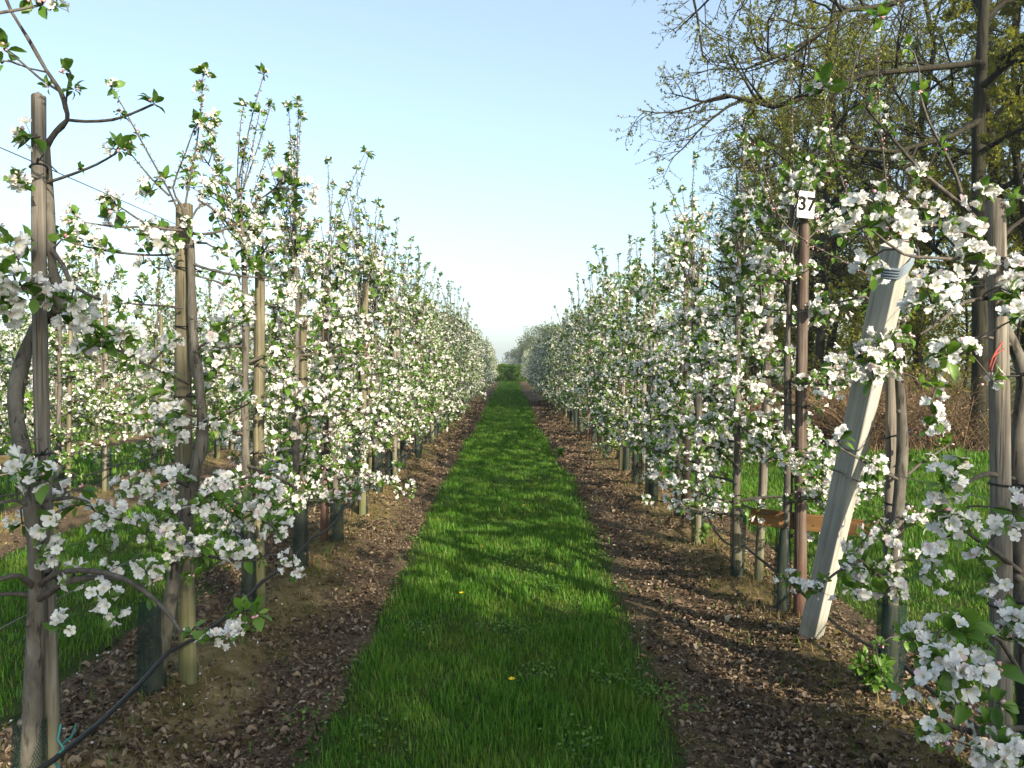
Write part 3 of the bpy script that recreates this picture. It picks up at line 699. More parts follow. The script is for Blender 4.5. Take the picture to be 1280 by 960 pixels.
for sq in ([(234, 645, 3.12), (255, 627, 3.0), (285, 624, 2.9), (305, 634, 2.85), (330, 650, 2.8), (345, 662, 2.78)], [(232, 655, 3.12), (210, 650, 3.0), (185, 655, 2.9), (150, 650, 2.85)], [(228, 690, 3.12), (215, 705, 2.9), (190, 712, 2.8)], [(230, 668, 3.1), (250, 690, 2.9), (285, 700, 2.8), (320, 700, 2.75)], [(236, 640, 3.12), (265, 615, 3.05), (300, 600, 2.95), (340, 588, 2.9)], [(240, 610, 3.14), (215, 600, 3.0), (180, 605, 2.9)]):
    T2.limb(r2(sq), .009, .0035, gap=.085, start=.3)
for (u, v, y, k, s_) in [(190, 236, 3.05, 0, 1.05), (182, 246, 3.05, 0, .9), (205, 225, 3.1, 1, 1.1), (200, 303, 3.05, 0, 1.1), (184, 296, 3.05, 0, 1.0), (218, 308, 3.1, 0, 1.0), (236, 282, 3.15, 0, .9), (256, 234, 3.15, 0, .8), (140, 250, 2.98, 0, .8), (95, 270, 3.05, 0, .9), (108, 295, 3.0, 0, .9), (118, 308, 3.0, 0, 1.0), (133, 310, 3.0, 1, 1), (70, 296, 2.95, 1, 1), (300, 262, 3.2, 0, .9), (215, 540, 3.0, 0, 1.1), (225, 520, 3.0, 0, 1.1), (222, 545, 3.02, 0, 1.0), (215, 430, 3.0, 0, 1.0), (180, 330, 3.1, 0, .7),
                         (160, 610, 2.85, 0, 1.1), (178, 617, 2.85, 0, .8), (150, 640, 2.8, 0, 1.1), (128, 660, 2.85, 0, 1.1), (130, 680, 2.8, 0, 1.1), (140, 708, 2.8, 0, 1.05), (182, 668, 2.78, 0, 1.2), (212, 642, 2.78, 0, 1.1), (214, 668, 2.75, 0, 1.15), (226, 678, 2.78, 0, 1.1), (208, 692, 2.78, 0, 1.0), (256, 682, 2.75, 0, .9), (290, 690, 2.72, 0, 1.1), (250, 634, 2.8, 0, 1.0), (270, 655, 2.8, 0, 1.1), (325, 640, 2.8, 0, 1.2), (318, 650, 2.8, 0, 1.0), (335, 618, 2.8, 0, 1.1), (360, 702, 2.7, 0, .9), (372, 718, 2.7, 0, .6), (250, 675, 2.9, 1, 1.2), (240, 720, 2.8, 1, 1.2), (190, 745, 2.8, 1, 1.0)]:
    T2.twig_to(at(u, v, y) - b2, k, s_)
HERO["L1", 1] = (T2, b2)

# first tree right (partly outside the frame)
c1 = at(1288, 1030, 2.40); c1[2] = row_h("R1", c1[0], 2.4)
U1 = Tree(201, 0); q1 = lambda seq: rel(px(seq), c1)
U1.limb([np.array((0, 0, -.03))] + q1([(1286, 960, 2.42), (1282, 800, 2.4), (1276, 690, 2.38), (1272, 560, 2.38), (1281, 480, 2.38), (1268, 435, 2.38), (1248, 395, 2.37), (1244, 340, 2.37), (1240, 298, 2.37)]), .034, .014, sites=False, thick=True)
U1.limb(q1([(1240, 298, 2.37), (1215, 268, 2.35), (1182, 240, 2.32), (1150, 212, 2.3), (1118, 176, 2.28), (1085, 138, 2.26)]), .0085, .0035, sites=False)
U1.limb(q1([(1206, 260, 2.34), (1196, 222, 2.34), (1180, 188, 2.32), (1160, 150, 2.3), (1150, 118, 2.3)]), .006, .003, sites=False)
U1.limb(q1([(1250, 300, 2.37), (1265, 284, 2.35), (1290, 266, 2.33)]), .008, .004, sites=False)
U1.limb(q1([(1240, 300, 2.37), (1205, 322, 2.3), (1165, 322, 2.25), (1130, 318, 2.2), (1090, 288, 2.2)]), .007, .003, sites=False)
U1.limb(q1([(1240, 302, 2.37), (1190, 285, 2.33), (1140, 280, 2.3), (1095, 278, 2.3)]), .008, .003, sites=False)
U1.limb(q1([(1240, 372, 2.37), (1205, 378, 2.3), (1175, 402, 2.25), (1150, 418, 2.22)]), .007, .003, sites=False)
U1.limb(q1([(1266, 432, 2.38), (1230, 420, 2.3), (1195, 432, 2.25), (1175, 445, 2.22)]), .006, .003, sites=False)
U1.limb(q1([(1274, 600, 2.38), (1235, 592, 2.3), (1205, 606, 2.2), (1180, 620, 2.18)]), .007, .004, sites=False)
U1.limb(q1([(1300, 912, 2.15), (1262, 910, 2.08), (1235, 918, 2.03), (1205, 912, 2.0), (1182, 906, 1.98)]), .011, .007, sites=False)
U1.limb(q1([(1284, 860, 2.4), (1250, 800, 2.2), (1215, 790, 2.1), (1180, 800, 2.05)]), .008, .004, sites=False)
U1.limb(q1([(1282, 720, 2.4), (1245, 690, 2.25), (1215, 670, 2.2), (1190, 640, 2.2)]), .008, .004, sites=False)
for (u, v, y, k, s_) in [(1225, 243, 2.3, 0, .95), (1270, 248, 2.3, 0, 1), (1144, 224, 2.28, 0, .85), (1070, 262, 2.3, 0, 1.05), (1085, 285, 2.28, 0, 1.1), (1100, 250, 2.28, 0, 1.0), (1122, 275, 2.25, 0, 1.15), (1112, 290, 2.25, 0, 1.1), (1155, 262, 2.28, 0, 1.0), (1170, 268, 2.28, 0, .9), (1205, 287, 2.3, 0, 1.1), (1195, 292, 2.3, 0, 1), (1060, 268, 2.3, 0, .9), (1055, 298, 2.3, 0, .9), (1080, 335, 2.3, 0, 1.0), (1092, 345, 2.3, 0, .9), (1140, 298, 2.25, 0, .9), (1215, 318, 2.28, 0, 1.1), (1230, 325, 2.28, 0, .9), (1270, 340, 2.3, 0, 1.1), (1262, 365, 2.25, 0, 1.1), (1275, 395, 2.2, 0, 1.2),
                         (1160, 365, 2.2, 0, 1.15), (1178, 350, 2.2, 0, 1.05), (1195, 368, 2.2, 0, 1.1), (1150, 380, 2.2, 0, .9), (1185, 445, 2.2, 0, 1.15), (1175, 440, 2.2, 0, .9), (1208, 440, 2.2, 0, .85), (1240, 475, 2.25, 0, .8), (1268, 380, 2.25, 0, 1.1), (1170, 485, 2.25, 0, .75), (1168, 520, 2.22, 0, .95), (1165, 535, 2.22, 0, .8),
                         (1195, 590, 2.2, 0, 1.05), (1205, 580, 2.2, 1, 1), (1180, 605, 2.15, 0, 1.1), (1192, 612, 2.15, 0, .9), (1170, 640, 2.15, 0, 1.1), (1190, 655, 2.12, 0, 1.1), (1205, 660, 2.15, 0, 1.0), (1170, 690, 2.15, 0, 1.0), (1165, 722, 2.1, 0, 1.0), (1225, 700, 2.2, 0, 1.0), (1235, 725, 2.2, 0, 1.1), (1250, 660, 2.2, 0, 1.0), (1270, 640, 2.1, 0, 1), (1262, 775, 2.1, 0, 1.1), (1278, 790, 2.05, 0, 1.2), (1255, 800, 2.1, 0, 1.0),
                         (1142, 800, 1.98, 0, .95), (1152, 820, 1.96, 0, .8), (1185, 832, 1.9, 0, 1.25), (1172, 848, 1.9, 0, 1.0), (1205, 848, 1.9, 0, 1.3), (1222, 838, 1.92, 0, 1.1), (1185, 790, 1.95, 0, 1.0), (1132, 866, 1.95, 0, .8), (1164, 902, 1.9, 0, 1.1), (1222, 940, 1.9, 0, 1.1), (1230, 905, 2.0, 0, .9), (1262, 945, 1.9, 0, 1.2), (1250, 930, 1.9, 0, 1), (1245, 880, 2.0, 1, 1.3), (1205, 790, 1.95, 1, 1.5), (1240, 835, 1.95, 1, 1.6), (1230, 800, 1.95, 1, 1.5), (1210, 880, 1.92, 1, 1.5), (1180, 930, 1.9, 1, 1.3),
                         (1085, 135, 2.26, 1, 1), (1110, 165, 2.28, 1, .8), (1150, 115, 2.3, 1, 1), (1175, 185, 2.32, 1, .8), (1030, 108, 2.25, 1, 1.3), (1024, 118, 2.25, 0, .75), (1095, 22, 2.25, 1, 1.2), (1125, 205, 2.3, 0, .6), (1135, 60, 2.3, 1, .8)]:
    U1.twig_to(at(u, v, y) - c1, k, s_)
HERO["R1", 0] = (U1, c1)
# second tree right
c2 = at(1112, 900, 3.14); c2[2] = row_h("R1", c2[0], 3.14)
U2 = Tree(202, 0); q2 = lambda seq: rel(px(seq), c2)
U2.limb([np.array((0, 0, -.03))] + q2([(1112, 860, 3.15), (1114, 780, 3.15), (1118, 700, 3.15), (1124, 620, 3.13), (1128, 560, 3.13), (1126, 500, 3.13), (1122, 450, 3.13), (1120, 395, 3.14), (1117, 350, 3.15)]), .031, .013, sites=False, thick=True)
for sq in ([(1117, 350, 3.15), (1080, 290, 3.1), (1050, 220, 3.05), (1035, 150, 3.0), (1028, 105, 3.0)], [(1118, 352, 3.15), (1110, 250, 3.1), (1100, 150, 3.1), (1096, 40, 3.1)], [(1117, 360, 3.15), (1060, 330, 3.1), (990, 290, 3.05), (965, 250, 3.0), (950, 190, 2.95)]):
    U2.shoot(None, None, 0, q2(sq))
for sq in ([(1124, 600, 3.13), (1085, 580, 3.0), (1050, 560, 2.95)], [(1120, 690, 3.15), (1098, 650, 3.0), (1070, 690, 2.9)], [(1120, 700, 3.15), (1090, 720, 2.95), (1070, 735, 2.85)], [(1124, 470, 3.13), (1085, 450, 3.05), (1050, 440, 3.0), (1025, 500, 2.95)], [(1120, 660, 3.14), (1155, 640, 3.1), (1180, 650, 3.0)], [(1126, 600, 3.13), (1150, 580, 3.15), (1180, 560, 3.2)], [(1122, 420, 3.13), (1140, 380, 3.1), (1150, 340, 3.0)], [(1120, 395, 3.14), (1080, 370, 3.1), (1040, 380, 3.1)], [(1116, 740, 3.15), (1075, 700, 2.9), (1020, 735, 2.8), (990, 730, 2.8)]):
    U2.limb(q2(sq), .0075, .003, gap=.08, start=.3, scale=.95)
for (u, v, y, k, s_) in [(1088, 440, 2.95, 0, 1.2), (1098, 430, 2.95, 0, 1.1), (1082, 450, 2.95, 0, 1.2), (1110, 448, 2.95, 0, 1.1), (1118, 428, 2.95, 0, 1.1), (1092, 475, 2.92, 0, 1.2), (1120, 465, 2.95, 0, .9), (1135, 420, 2.98, 1, 1.4), (1060, 465, 2.95, 0, .9), (1035, 470, 2.95, 0, .9), (1150, 480, 2.9, 1, 1), (1110, 680, 2.95, 0, 1), (1105, 742, 2.85, 0, 1.1), (1120, 736, 2.85, 0, 1), (1025, 740, 2.8, 0, .9), (995, 725, 2.8, 0, .8), (1012, 735, 2.8, 0, .8), (1130, 800, 3.0, 1, .9), (1100, 805, 3.0, 1, .9), (1105, 845, 3.0, 1, .9), (1145, 655, 3, 0, 1.1), (1070, 685, 3, 0, 1.0), (1140, 700, 3, 0, .9)]:
    U2.twig_to(at(u, v, y) - c2, k, s_)
HERO["R1", 1] = (U2, c2)

rngT = np.random.default_rng(4)
SIGN_AT = at(1007, 256, 4.165)
VAR = []
for i in range(6):
    t = Tree(300 + i, 1); t.auto(h=2.62 + .16 * math.sin(i * 2.1), limbs=21, z0=.42, reach=.56, shoots=8, gap=.068, shootlen=(.3, .85)); VAR.append(t.meshes())
FARV = []
for i in range(5):
    t = Tree(400 + i, 2); t.auto(h=2.55 + .16 * math.sin(i * 1.7), limbs=19, z0=.42, reach=.50, shoots=7, gap=.084, shootlen=(.3, .8), fscale=1.2); FARV.append(t.meshes())
SIDE = {"L1": "in the row left of the grass path", "R1": "in the row right of the grass path", "L2": "in the second row to the left", "L3": "in the third row to the left", "L4": "in the fourth row to the left", "L5": "in the fifth row to the left"}
LABEL_TREE = {
    ("L1", 0): "nearest apple tree on the left, crooked trunk weaving round its grey post",
    ("L1", 1): "apple tree with tall upright shoots rising above the thick yellowish post",
    ("R1", 0): "nearest apple tree on the right, trunk bent outwards beside its split grey post",
    ("R1", 1): "apple tree standing just behind the pale leaning timber",
}
tree_y = {}
for nm in ("L1", "R1", "L2", "L3", "L4", "L5"):
    xr = ROWS[nm]
    ys = {"L1": [None, None, 4.22, 5.15, 6.05, 7.1], "R1": [None, None, 4.28, 5.0, 6.0, 6.95]}.get(nm, [])
    y = ys[-1] if ys else {"L2": 5.7, "L3": 9.6, "L4": 14.0, "L5": 18.0}[nm]
    end = {"L1": 65.5, "R1": 65.5, "L2": 60, "L3": 52, "L4": 46, "L5": 40}[nm]
    while y < end:
        y += rngT.uniform(.93, 1.07) * (1.0 if nm in ("L1", "R1") else 1.0 if nm == "L2" else 1.15); ys.append(y)
    tree_y[nm] = ys
    for i, y in enumerate(ys):
        if (nm, i) in HERO:
            t, b = HERO[nm, i]
            if nm == "R1": t.prune(b, SIGN_AT, .075)
            o = plant(t.meshes(), b, 0, GUARDS[i % 3], (0, 0))
        else:
            x = xr + rngT.normal(0, .035); loc = (x, y, row_h(nm, x, y) - .01)
            if nm in ("L1", "R1") and y < 11.5:
                t = Tree(500 + i * 7 + (0 if nm == "L1" else 50), 0 if y < 7.5 else 1)
                t.auto(h=(2.60 if nm == "L1" else 2.70) + rngT.normal(0, .08), limbs=20 if nm == "L1" else 18, z0=.42, reach=.56, shoots=13 if nm == "L1" else 7, gap=.068 if nm == "L1" else .07, shootlen=(.3, .7) if nm == "L1" and i == 2 else (.4, 1.0) if nm == "L1" else (.3, .75))
                if nm == "R1" and i < 5: t.prune(loc, SIGN_AT, .08); t.prune(loc, at(1000, 330, 4.2), .05); t.prune(loc, at(1001, 450, 4.2), .05)
                if nm == "L1":
                    for (u, vs, yy) in ((323, (360, 430, 500, 560), 4.28), (378, (430, 480, 540), 5.3), (405, (370, 430, 500), 6.15)):
                        for v in vs: t.prune(loc, at(u, v, yy), .05)
                o = plant(t.meshes(), loc, 0, GUARDS[i % 3])
            else:
                near = (y < 24 and nm in ("L1", "R1")) or (nm == "L2" and y < 14)
                v = (VAR if near else FARV); o = plant(v[int(rngT.integers(len(v)))], loc, rngT.choice([0, math.pi]) + rngT.normal(0, .25), GUARDS[i % 3] if (y < 22 and nm != "L3") else None)
                s_ = rngT.uniform(.93, 1.07) * (.95 if nm[0] == "L" and nm != "L1" else 1); o.scale = (s_, s_, s_ * rngT.uniform(.95, 1.05))
        nmax = 12 if nm in ("L1", "R1", "L2") else 6
        if (nm, i) in LABEL_TREE: lab = LABEL_TREE[nm, i]
        elif i < nmax: lab = f"white flowering apple tree, {ORD[i]} from the front {SIDE[nm]}"
        else: lab = f"white flowering apple tree beyond the {ORD[nmax - 1]} tree {SIDE[nm]}"
        tag(o, lab, "apple tree", "apple trees " + SIDE[nm])

# ------------------------------------------------------------------ posts
PG = "posts supporting the apple trees"
def post_at(u_top, v_top, y, u_bot, r, seed, m, ties, ex, label, r1=None, row="L1"):
    top = at(u_top, v_top, y); bx = at(u_bot, 480, y)[0]; z0 = row_h(row, bx, y) - .01
    o = add_post((bx, y, z0), top[2] - z0, r, seed, m, (top[0] - bx, 0), ties, ex, r1)
    return tag(o, label, "post", PG)
post_at(48, 120, 2.24, 56, .0205, 1, M["post"], (.78, 1.13, 1.58, 1.97), (.03, -.04), "weathered grey post with black ties, nearest on the left, trunk weaving round it", .0185)
post_at(229, 256, 3.26, 230, .037, 2, M["post_yellow"], (.95, 1.25, 1.55, 1.8), (.05, -.02), "thick yellowish post with thin black ties, second on the left", .034)
post_at(323, 318, 4.28, 322, .036, 3, M["post_yellow"], (.9, 1.15, 1.4), (-.05, -.02), "third post from the front in the left row, trunk tied on its left", .028)
post_at(378, 395, 5.3, 376, .030, 4, M["post_yellow"], (1.0, 1.3), (.05, 0), "fourth post from the front in the left row, pale yellow and short", .028)
post_at(406, 330, 6.15, 405, .036, 5, M["post_red"], (1.0, 1.4), (.05, 0), "reddish brown post, fifth from the front in the left row", .03)
post_at(1246, 252, 2.34, 1262, .036, 6, M["post"], (.70, 1.08, 1.42, 1.78), (.05, -.02), "split grey post with black ties, nearest on the right", .027, row="R1")
post_at(1114, 470, 3.22, 1111, .024, 7, M["post"], (.8, 1.1), (.05, -.02), "short grey stake tied to the trunk behind the pale leaning timber", .022, row="R1")
sp = post_at(1006, 262, 4.22, 1001, .034, 8, M["post_red"], (.9, 1.2), (-.06, -.01), "reddish brown stake carrying the white number sign", .028, row="R1")
for nm in ("L1", "R1", "L2", "L3"):
    for i, y in enumerate(tree_y[nm]):
        if y is None or (nm == "L1" and i < 5) or (nm == "R1" and i < 3): continue
        if y > 34 or (y > 16 and i % 2) or (nm == "L3" and y > 22): continue
        x = ROWS[nm] + rngT.normal(0, .02) + (.06 if i % 2 else -.06); yy = y + rngT.choice([-.07, .07])
        m = [M["post"], M["post_yellow"] if nm != "R1" else M["post"], M["post"], M["post_red"]][int(rngT.integers(4))]
        o = add_post((x, yy, row_h(nm, x, yy) - .01), rngT.uniform(1.95, 2.3), rngT.uniform(.026, .036), 40 + i, m, (rngT.normal(0, .03), rngT.normal(0, .03)), (.9, 1.35, 1.75) if y < 12 else (), (.05, 0))
        nmax = 12 if nm != "L3" else 6
        lab = f"wooden post beside the {ORD[i]} tree {SIDE[nm]}" if i < nmax else f"post among blossom beyond the {ORD[nmax - 1]} tree {SIDE[nm]}"
        tag(o, lab, "post", PG + " " + SIDE[nm])

# ------------------------------------------------------------------ pale leaning timber, plank and number sign
def box_mesh(name, sx, sy, sz, m, bev=.004, cuts=1, bow=0.0):
    """box along +z from the origin, edges bevelled"""
    g = Geo(); n = cuts + 1; z = np.linspace(0, sz, n + 1)
    b = bev; prof = np.array([(-sx / 2 + b, -sy / 2), (sx / 2 - b, -sy / 2), (sx / 2, -sy / 2 + b), (sx / 2, sy / 2 - b), (sx / 2 - b, sy / 2), (-sx / 2 + b, sy / 2), (-sx / 2, sy / 2 - b), (-sx / 2, -sy / 2 + b)])
    V = np.stack([np.concatenate([prof + np.array([bow * math.sin(math.pi * zz / sz), 0]), np.full((8, 1), zz)], 1) for zz in z])
    i = np.arange(n)[:, None] * 8; j = np.arange(8)[None]; j2 = (j + 1) % 8
    g.add(V.reshape(-1, 3), np.stack([i + j, i + j2, i + 8 + j2, i + 8 + j], -1).reshape(-1, 4))
    e = np.concatenate([V[-1], V[-1].mean(0)[None]]); jj = np.arange(8)
    g.add(e, np.stack([jj, (jj + 1) % 8, 8 + 0 * jj], -1)); e = np.concatenate([V[0], V[0].mean(0)[None]]); g.add(e, np.stack([(jj + 1) % 8, jj, 8 + 0 * jj], -1))
    return g.mesh(name, [m], smooth=False)
from mathutils import Vector, Quaternion, Matrix
base = at(1011, 812, 3.88); top = at(1122, 306, 2.86); base[2] = row_h("R1", base[0], base[1]) - .05
ax = Vector(top - base); Lb = ax.length
q = ax.to_track_quat("Z", "Y"); 
bro = link("leaning_timber", box_mesh("leaning_timber", .098, .088, Lb + .12, M["brace"], .003, 8, .006), None, base - np.array(ax.normalized()) * .12)
zq = Vector((0, 0, 1)).rotation_difference(ax.normalized()); bro.rotation_mode = "QUATERNION"; bro.rotation_quaternion = zq @ Quaternion((0, 0, 1), R(38))
tag(bro, "pale squared timber leaning beside the number sign, roped at its top", "timber")
def coil(name, half, z, wr, turns, m, slope=.02, loose=True, seed=0):
    tb = Tubes(6); rng = np.random.default_rng(seed)
    pts = []
    for k in range(turns * 8 + 1):
        a = k / 8 * 2 * math.pi; r = half * (1.30 if k % 2 else 1.06); pts.append((r * math.cos(a), r * math.sin(a), z + k / 8 * wr * 1.9 + slope * math.cos(a)))
    tb.add(pts, wr)
    if loose:
        p = np.array(pts[-1]); tb.add([p, p + (.03, .0, -.02), p + (.055, .01, -.05), p + (.04, .015, -.085)], wr, wr * .7); tb.add([p, p + (.025, -.02, .01), p + (.06, -.03, -.02), p + (.08, -.02, -.04)], wr, wr * .7)
    g = Geo(); tb.into(g); return g.mesh(name, [m])
link("rope", coil("rope", .054, Lb + .02, .006, 4, M["strap"], .022), bro)
link("wire_tie", coil("wire_tie", .054, Lb * .60 + .12, .0022, 1, M["tie"], .05, False), bro)
link("wire_tie", coil("wire_tie", .054, Lb * .50 + .12, .0022, 1, M["tie"], -.045, False), bro)
# plank
pa, pb = at(938, 645, 4.30), at(1090, 662, 4.16)
pl = link("wooden_plank", box_mesh("wooden_plank", .095, .028, float(np.linalg.norm(pb - pa)), M["plank"], .003, 2), None, pa)
d = Vector(pb - pa).normalized(); pl.rotation_mode = "QUATERNION"; pl.rotation_quaternion = Matrix((Vector((0, 0, 1)).cross(d).normalized().cross(d), Vector((0, 0, 1)).cross(d).normalized(), d)).transposed().to_quaternion()
for zz in (.03, .30, .34, .62):
    tb = Tubes(8); tb.add([(.012, .0125, zz), (.012, .0165, zz)], .0045); tb.add([(.012, -.0125, zz), (.012, -.0165, zz)], .0045); g = Geo(); tb.into(g); link("nail", g.mesh("nail", [M["tie"]]), pl)
tag(pl, "orange brown plank fixed across the stakes behind the leaning timber", "plank")
# number sign
sa = at(1007, 256, 4.165); sw, sh = .102, .150
sg = Geo(); 
def slab(w, h, t, m, name):
    g = Geo(); x, y, z = w / 2, t / 2, h / 2; b = .003
    fr_ = [(-x, -y, -z), (x, -y, -z), (x, -y, z), (-x, -y, z)]; fi = [(-x + b, -y - .0015, -z + b), (x - b, -y - .0015, -z + b), (x - b, -y - .0015, z - b), (-x + b, -y - .0015, z - b)]; bk = [(-x, y, -z), (x, y, -z), (x, y, z), (-x, y, z)]
    g.add(fr_ + fi + bk, [(4, 5, 6, 7), (0, 1, 5, 4), (1, 2, 6, 5), (2, 3, 7, 6), (3, 0, 4, 7), (1, 0, 8, 9), (2, 1, 9, 10), (3, 2, 10, 11), (0, 3, 11, 8), (9, 8, 11, 10)]); return g.mesh(name, [m], smooth=False)
sgn = link("number_sign", slab(sw, sh, .006, M["sign"], "number_sign"), None, sa); sgn.rotation_euler = (R(-4), R(4), R(9))
for zz in (.035, -.045):
    tb = Tubes(8); tb.add([(0.0, -.003, zz), (0.0, -.0072, zz)], .0035); g = Geo(); tb.into(g); link("nail", g.mesh("nail", [M["tie"]]), sgn)
tag(sgn, "small white sign with black number 37 on top of the reddish stake", "sign")
fc = bpy.data.curves.new("digits", "FONT"); fc.body = "37"; fc.size = .108; fc.align_x = "CENTER"; fc.align_y = "CENTER"; fc.extrude = .0012; fc.offset = .0022; fc.materials.append(M["digit"])
_t = bpy.data.objects.new("digits", fc); C.objects.link(_t); bpy.context.view_layer.update()
dm = bpy.data.meshes.new_from_object(_t); bpy.data.objects.remove(_t)
dg = link("digits", dm, sgn, (0.004, -.0062, .0)); dg.rotation_euler = (R(90), 0, 0)

# ------------------------------------------------------------------ hoses, wires
def line_thing(name, pts, r, m, sides=6):
    tb = Tubes(sides); tb.add(pts, r); g = Geo(); tb.into(g); return link(name, g.mesh(name, [m]))
def run(x, z, y0, y1, sag, seed, dx=.02, sp=1.0):
    rng = np.random.default_rng(seed); ys = np.arange(y0, y1, sp / 4); ph = ((ys - y0) / sp) % 1
    k = ((ys - y0) / sp).astype(int); jit = rng.normal(0, 1, k.max() + 2)
    return np.stack([x + dx * vnoise(ys * .7, ys * 0, seed), ys, z - sag * (1 + .4 * jit[k]) * 4 * ph * (1 - ph) + .02 * vnoise(ys * .5, ys * 0 + 3, seed)], 1)
h1 = line_thing("irrigation_hose", run(-1.30, .385, .9, 62, .035, 1, .03), .0085, M["hose"], 8); tag(h1, "black irrigation hose hanging low along the left apple row", "hose", "irrigation hoses")
link("teal_cord", (lambda tb: (tb.add(px([(76, 905, 2.2), (72, 925, 2.18), (80, 935, 2.17), (66, 948, 2.18), (74, 962, 2.2)]), .004), tb.add(px([(78, 930, 2.2), (90, 920, 2.2), (95, 905, 2.2)]), .003), [g := Geo(), tb.into(g)], g.mesh("teal_cord", [M["teal_cord"]]))[-1])(Tubes(5)), h1)
h2 = line_thing("irrigation_hose", run(1.66, .25, 1.2, 62, .05, 2, .03), .0085, M["hose"], 8); tag(h2, "black irrigation hose hanging low along the right apple row", "hose", "irrigation hoses")
h3 = line_thing("irrigation_hose", run(-4.42, .36, 3.5, 50, .04, 3, .03), .0085, M["hose"], 6); tag(h3, "black irrigation hose along the second apple row on the left", "hose", "irrigation hoses")
for (x, z, y0, lab) in ((-1.395, 2.10, 1.0, "topmost steel wire along the left apple row"), (-1.375, 1.28, 1.0, "middle steel wire along the left apple row"), (-1.37, .80, 1.0, "lowest steel wire along the left apple row"),
                        (1.60, 1.78, 2.3, "topmost steel wire along the right apple row"), (1.60, 1.05, 2.3, "lower steel wire along the right apple row"), (-4.5, 2.0, 4.0, "thin steel wire strung along the second row on the left")):
    o = line_thing("trellis_wire", run(x, z, y0, 60, .006, int(z * 100), .004, 3.0), .0017, M["wire"], 5); tag(o, lab, "wire", "trellis wires")
# red cord on the nearest right post
tb = Tubes(5); tb.add(px([(1236, 462, 2.27), (1240, 448, 2.26), (1247, 436, 2.265), (1253, 428, 2.28)]), .003); tb.add(px([(1236, 452, 2.27), (1246, 442, 2.26), (1255, 436, 2.28)]), .0026); tb.add(px([(1238, 474, 2.26), (1240, 460, 2.26), (1245, 446, 2.265)]), .002)
g = Geo(); tb.into(g); tag(link("red_cord", g.mesh("red_cord", [M["red_cord"]])), "short red cord knotted round the nearest right hand post", "cord")

# dry grass tufts round the tree feet ------------------------------------
rng = np.random.default_rng(55); gd = Geo(); gb = Geo()
for nm in ("L1", "R1", "L2"):
    for y in [2.3, 3.2] * (nm != "L2") + [v for v in tree_y[nm] if v]:
        if y > 22: continue
        n = int(420 / (1 + max(0, y - 5) * .18)); x = ROWS[nm] + rng.normal(0, .14, n); yy = y + rng.normal(0, .22, n)
        blades(gd, x, yy, soil_h(nm, x, yy) - .004, rng.uniform(.02, .065, n), rng.uniform(.0025, .0055, n) * (1 + y * .06), rng, .9)
        n = int(45 / (1 + max(0, y - 5) * .2)); x = ROWS[nm] + rng.normal(0, .3, n); yy = y + rng.normal(0, .3, n)
        blades(gb, x, yy, soil_h(nm, x, yy) - .004, rng.uniform(.03, .10, n), rng.uniform(.003, .006, n) * (1 + y * .06), rng, .6)
tag(link("dry_grass", gd.mesh("dry_grass", [M["dry_grass"]])), kind="stuff")
tag(link("weed_grass", gb.mesh("weed_grass", [M["grass"]])), kind="stuff")
# leafy sprouts at tree feet
for k, (u, v, y) in enumerate(((876, 682, 5.95), (700, 560, 12.0), (1090, 820, 3.1))):
    p = at(u, v, y); p[2] = row_h("R1", p[0], p[1]) if k else row_h("R1", p[0], p[1])
    t = Tree(700 + k, 0)
    for j in range(4):
        a = j * 1.7; t.limb([np.zeros(3), np.array((.02 * math.cos(a), .02 * math.sin(a), .06)), np.array((.05 * math.cos(a), .05 * math.sin(a), .12))], .003, .0015, gap=.035, kind=1, scale=1.0)
    me = t.meshes(); o = link("leafy_sprout", None, None, p)
    link("stem", me[1], o); link("foliage", me[2], o)
    tag(o, ["fresh green sprout on the bare soil at a right row trunk foot", "small green sprout far along the right bare strip", "low green sprout at the foot of the netted trunk behind the leaning timber"][k], "sprout", "leafy sprouts")
# dandelions
DN = Geo(); rngd = np.random.default_rng(3); n = 26; a = rngd.uniform(0, 6.28, n)
scatter(DN, np.array([(0, 0, 0), (1, -.16, .25), (1.05, .16, .25)]), np.array([(0, 1, 2)]), np.zeros((n, 3)), np.stack([np.stack([np.cos(a), np.sin(a), 0 * a], 1), np.stack([-np.sin(a), np.cos(a), 0 * a], 1), np.repeat([[0, 0, 1.]], n, 0)], -1), np.stack([np.full(n, .017) * rngd.uniform(.6, 1, n)] * 2 + [np.full(n, .03)], 1))
DNM = DN.mesh("flower_head", [M["dandelion"]]); tb = Tubes(4); tb.add([(0, 0, -.08), (0.003, 0, -.04), (0, 0, 0.001)], .0018); g = Geo(); tb.into(g); DNS = g.mesh("stem", [M["leaf"]])
for k, (u, v) in enumerate(((604, 684), (577, 742), (672, 604), (655, 632), (690, 706), (628, 560), (640, 850))):
    p = at(u, v, 1.5 * 940 / (v - 456) * .94); o = link("dandelion", None, None, p); link("flower_head", DNM, o); link("stem", DNS, o)
    tag(o, "small yellow dandelion among the grass of the path", "flower", "dandelions in the path")

